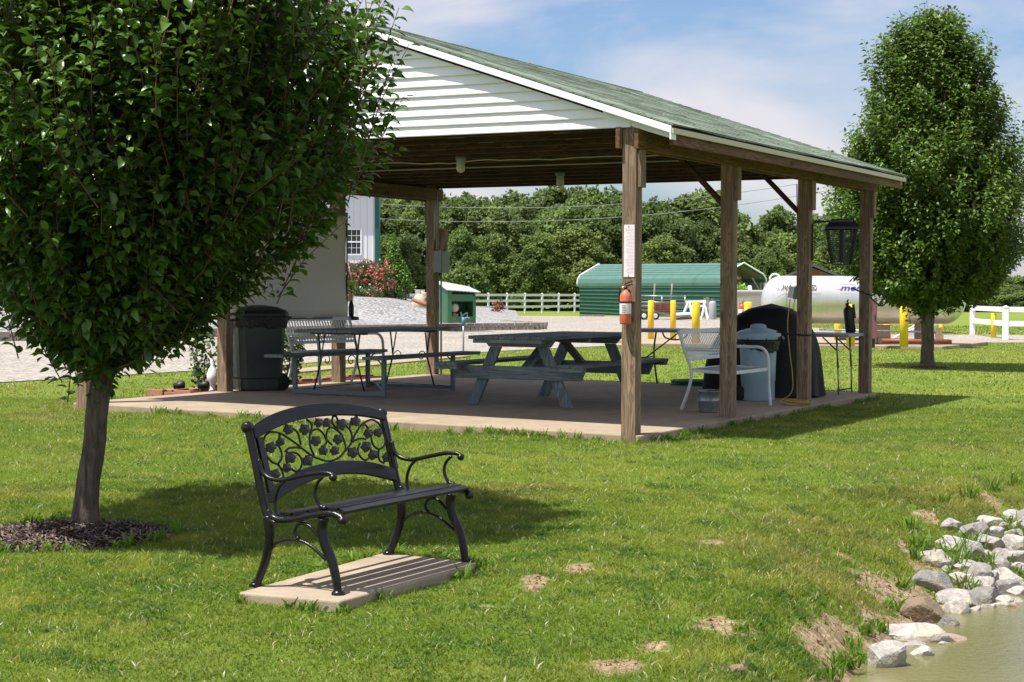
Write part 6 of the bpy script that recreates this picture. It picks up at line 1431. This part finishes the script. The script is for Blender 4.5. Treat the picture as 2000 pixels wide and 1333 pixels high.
def place_wood(x,y,hmul=1.):
    i=rf.randrange(6); root,h=protos[i]; px=1000+x/y*FPX; top=np.interp(px,SX,SY); ht=HC+(565-top)/FPX*y; ht=ht-float(ground(x,y))
    s=ht/h*hmul*rf.uniform(.93,1.03)
    o=root if not used[i] else dup(root,(0,0,0)); used[i]=True
    o.location=(x,y,float(ground(x,y))-.1); o.rotation_euler=(0,0,rf.random()*6.28); w=s*rf.uniform(.9,1.25)
    w=max(w,.62); o.scale=(w,w,s)
for row,(y,step,hm) in enumerate(((127,3.6,.66),(131,3.0,.84),(136,3.0,.98),(142,3.0,1.06))):
    x=-34-row
    while x<(44 if row<3 else 48):
        place_wood(x+rf.uniform(-1.2,1.2),y+rf.uniform(-2.5,2.5),hm*rf.choice([.86,.92,.95,.98,1.0,1.02,1.05])); x+=step*rf.uniform(.85,1.15)
for k in range(12): place_wood(50+k*6.2,168+rf.uniform(-4,4),1.)
# ------------------------------------------------------------------ world, sun, colour
SV=Vector((-.375,-.235,1.)).normalized(); el=math.asin(SV.z); rot=math.atan2(SV.x,SV.y)
w=bpy.data.worlds.new('World'); scn.world=w; w.use_nodes=True; nt_=w.node_tree; nt_.nodes.clear()
N=nt_.nodes.new; Lk=nt_.links.new
out=N('ShaderNodeOutputWorld');bg=N('ShaderNodeBackground');sky=N('ShaderNodeTexSky'); sky.sky_type='NISHITA'; sky.sun_disc=False; sky.sun_elevation=el; sky.sun_rotation=rot%(2*PI); sky.air_density=1.; sky.dust_density=1.2; sky.ozone_density=1.6
tc=N('ShaderNodeTexCoord'); mp=N('ShaderNodeMapping'); mp.inputs['Scale'].default_value=(5.5,5.5,13.); mp.inputs['Location'].default_value=(1.3,.4,.55); Lk(tc.outputs['Generated'],mp.inputs[0])
ns=N('ShaderNodeTexNoise'); ns.inputs['Scale'].default_value=1.; ns.inputs['Detail'].default_value=7; ns.inputs['Roughness'].default_value=.52; ns.inputs['Distortion'].default_value=.35; Lk(mp.outputs[0],ns.inputs['Vector'])
rp=N('ShaderNodeValToRGB'); rp.color_ramp.elements[0].position=.36; rp.color_ramp.elements[0].color=(0,0,0,1); rp.color_ramp.elements[1].position=.60; rp.color_ramp.elements[1].color=(.9,.9,.9,1); Lk(ns.outputs['Fac'],rp.inputs[0])
mx=N('ShaderNodeMix'); mx.data_type='RGBA'; Lk(rp.outputs[0],mx.inputs[0]); 
CLOUD=(6.6,6.35,6.7)
tn=N('ShaderNodeMix'); tn.data_type='RGBA'; tn.blend_type='MULTIPLY'; tn.inputs[0].default_value=1.; tn.inputs[7].default_value=(.87,.975,1.15,1); Lk(sky.outputs[0],tn.inputs[6])
Lk(tn.outputs[2],mx.inputs[6]); mx.inputs[7].default_value=(*CLOUD,1)
Lk(mx.outputs[2],bg.inputs[0]); bg.inputs[1].default_value=.083; Lk(bg.outputs[0],out.inputs[0])
sun=bpy.data.lights.new('sun','SUN'); sun.energy=4.9; sun.angle=math.radians(.55); sun.color=(1.,.955,.88); so=link(bpy.data.objects.new('sun',sun)); so.rotation_euler=SV.to_track_quat('Z','Y').to_euler()
scn.view_settings.view_transform='Standard'; scn.view_settings.look='None'; scn.view_settings.exposure=.62; scn.view_settings.gamma=1
scn.render.engine='CYCLES'
scn.cycles.max_bounces=8; scn.cycles.transparent_max_bounces=8
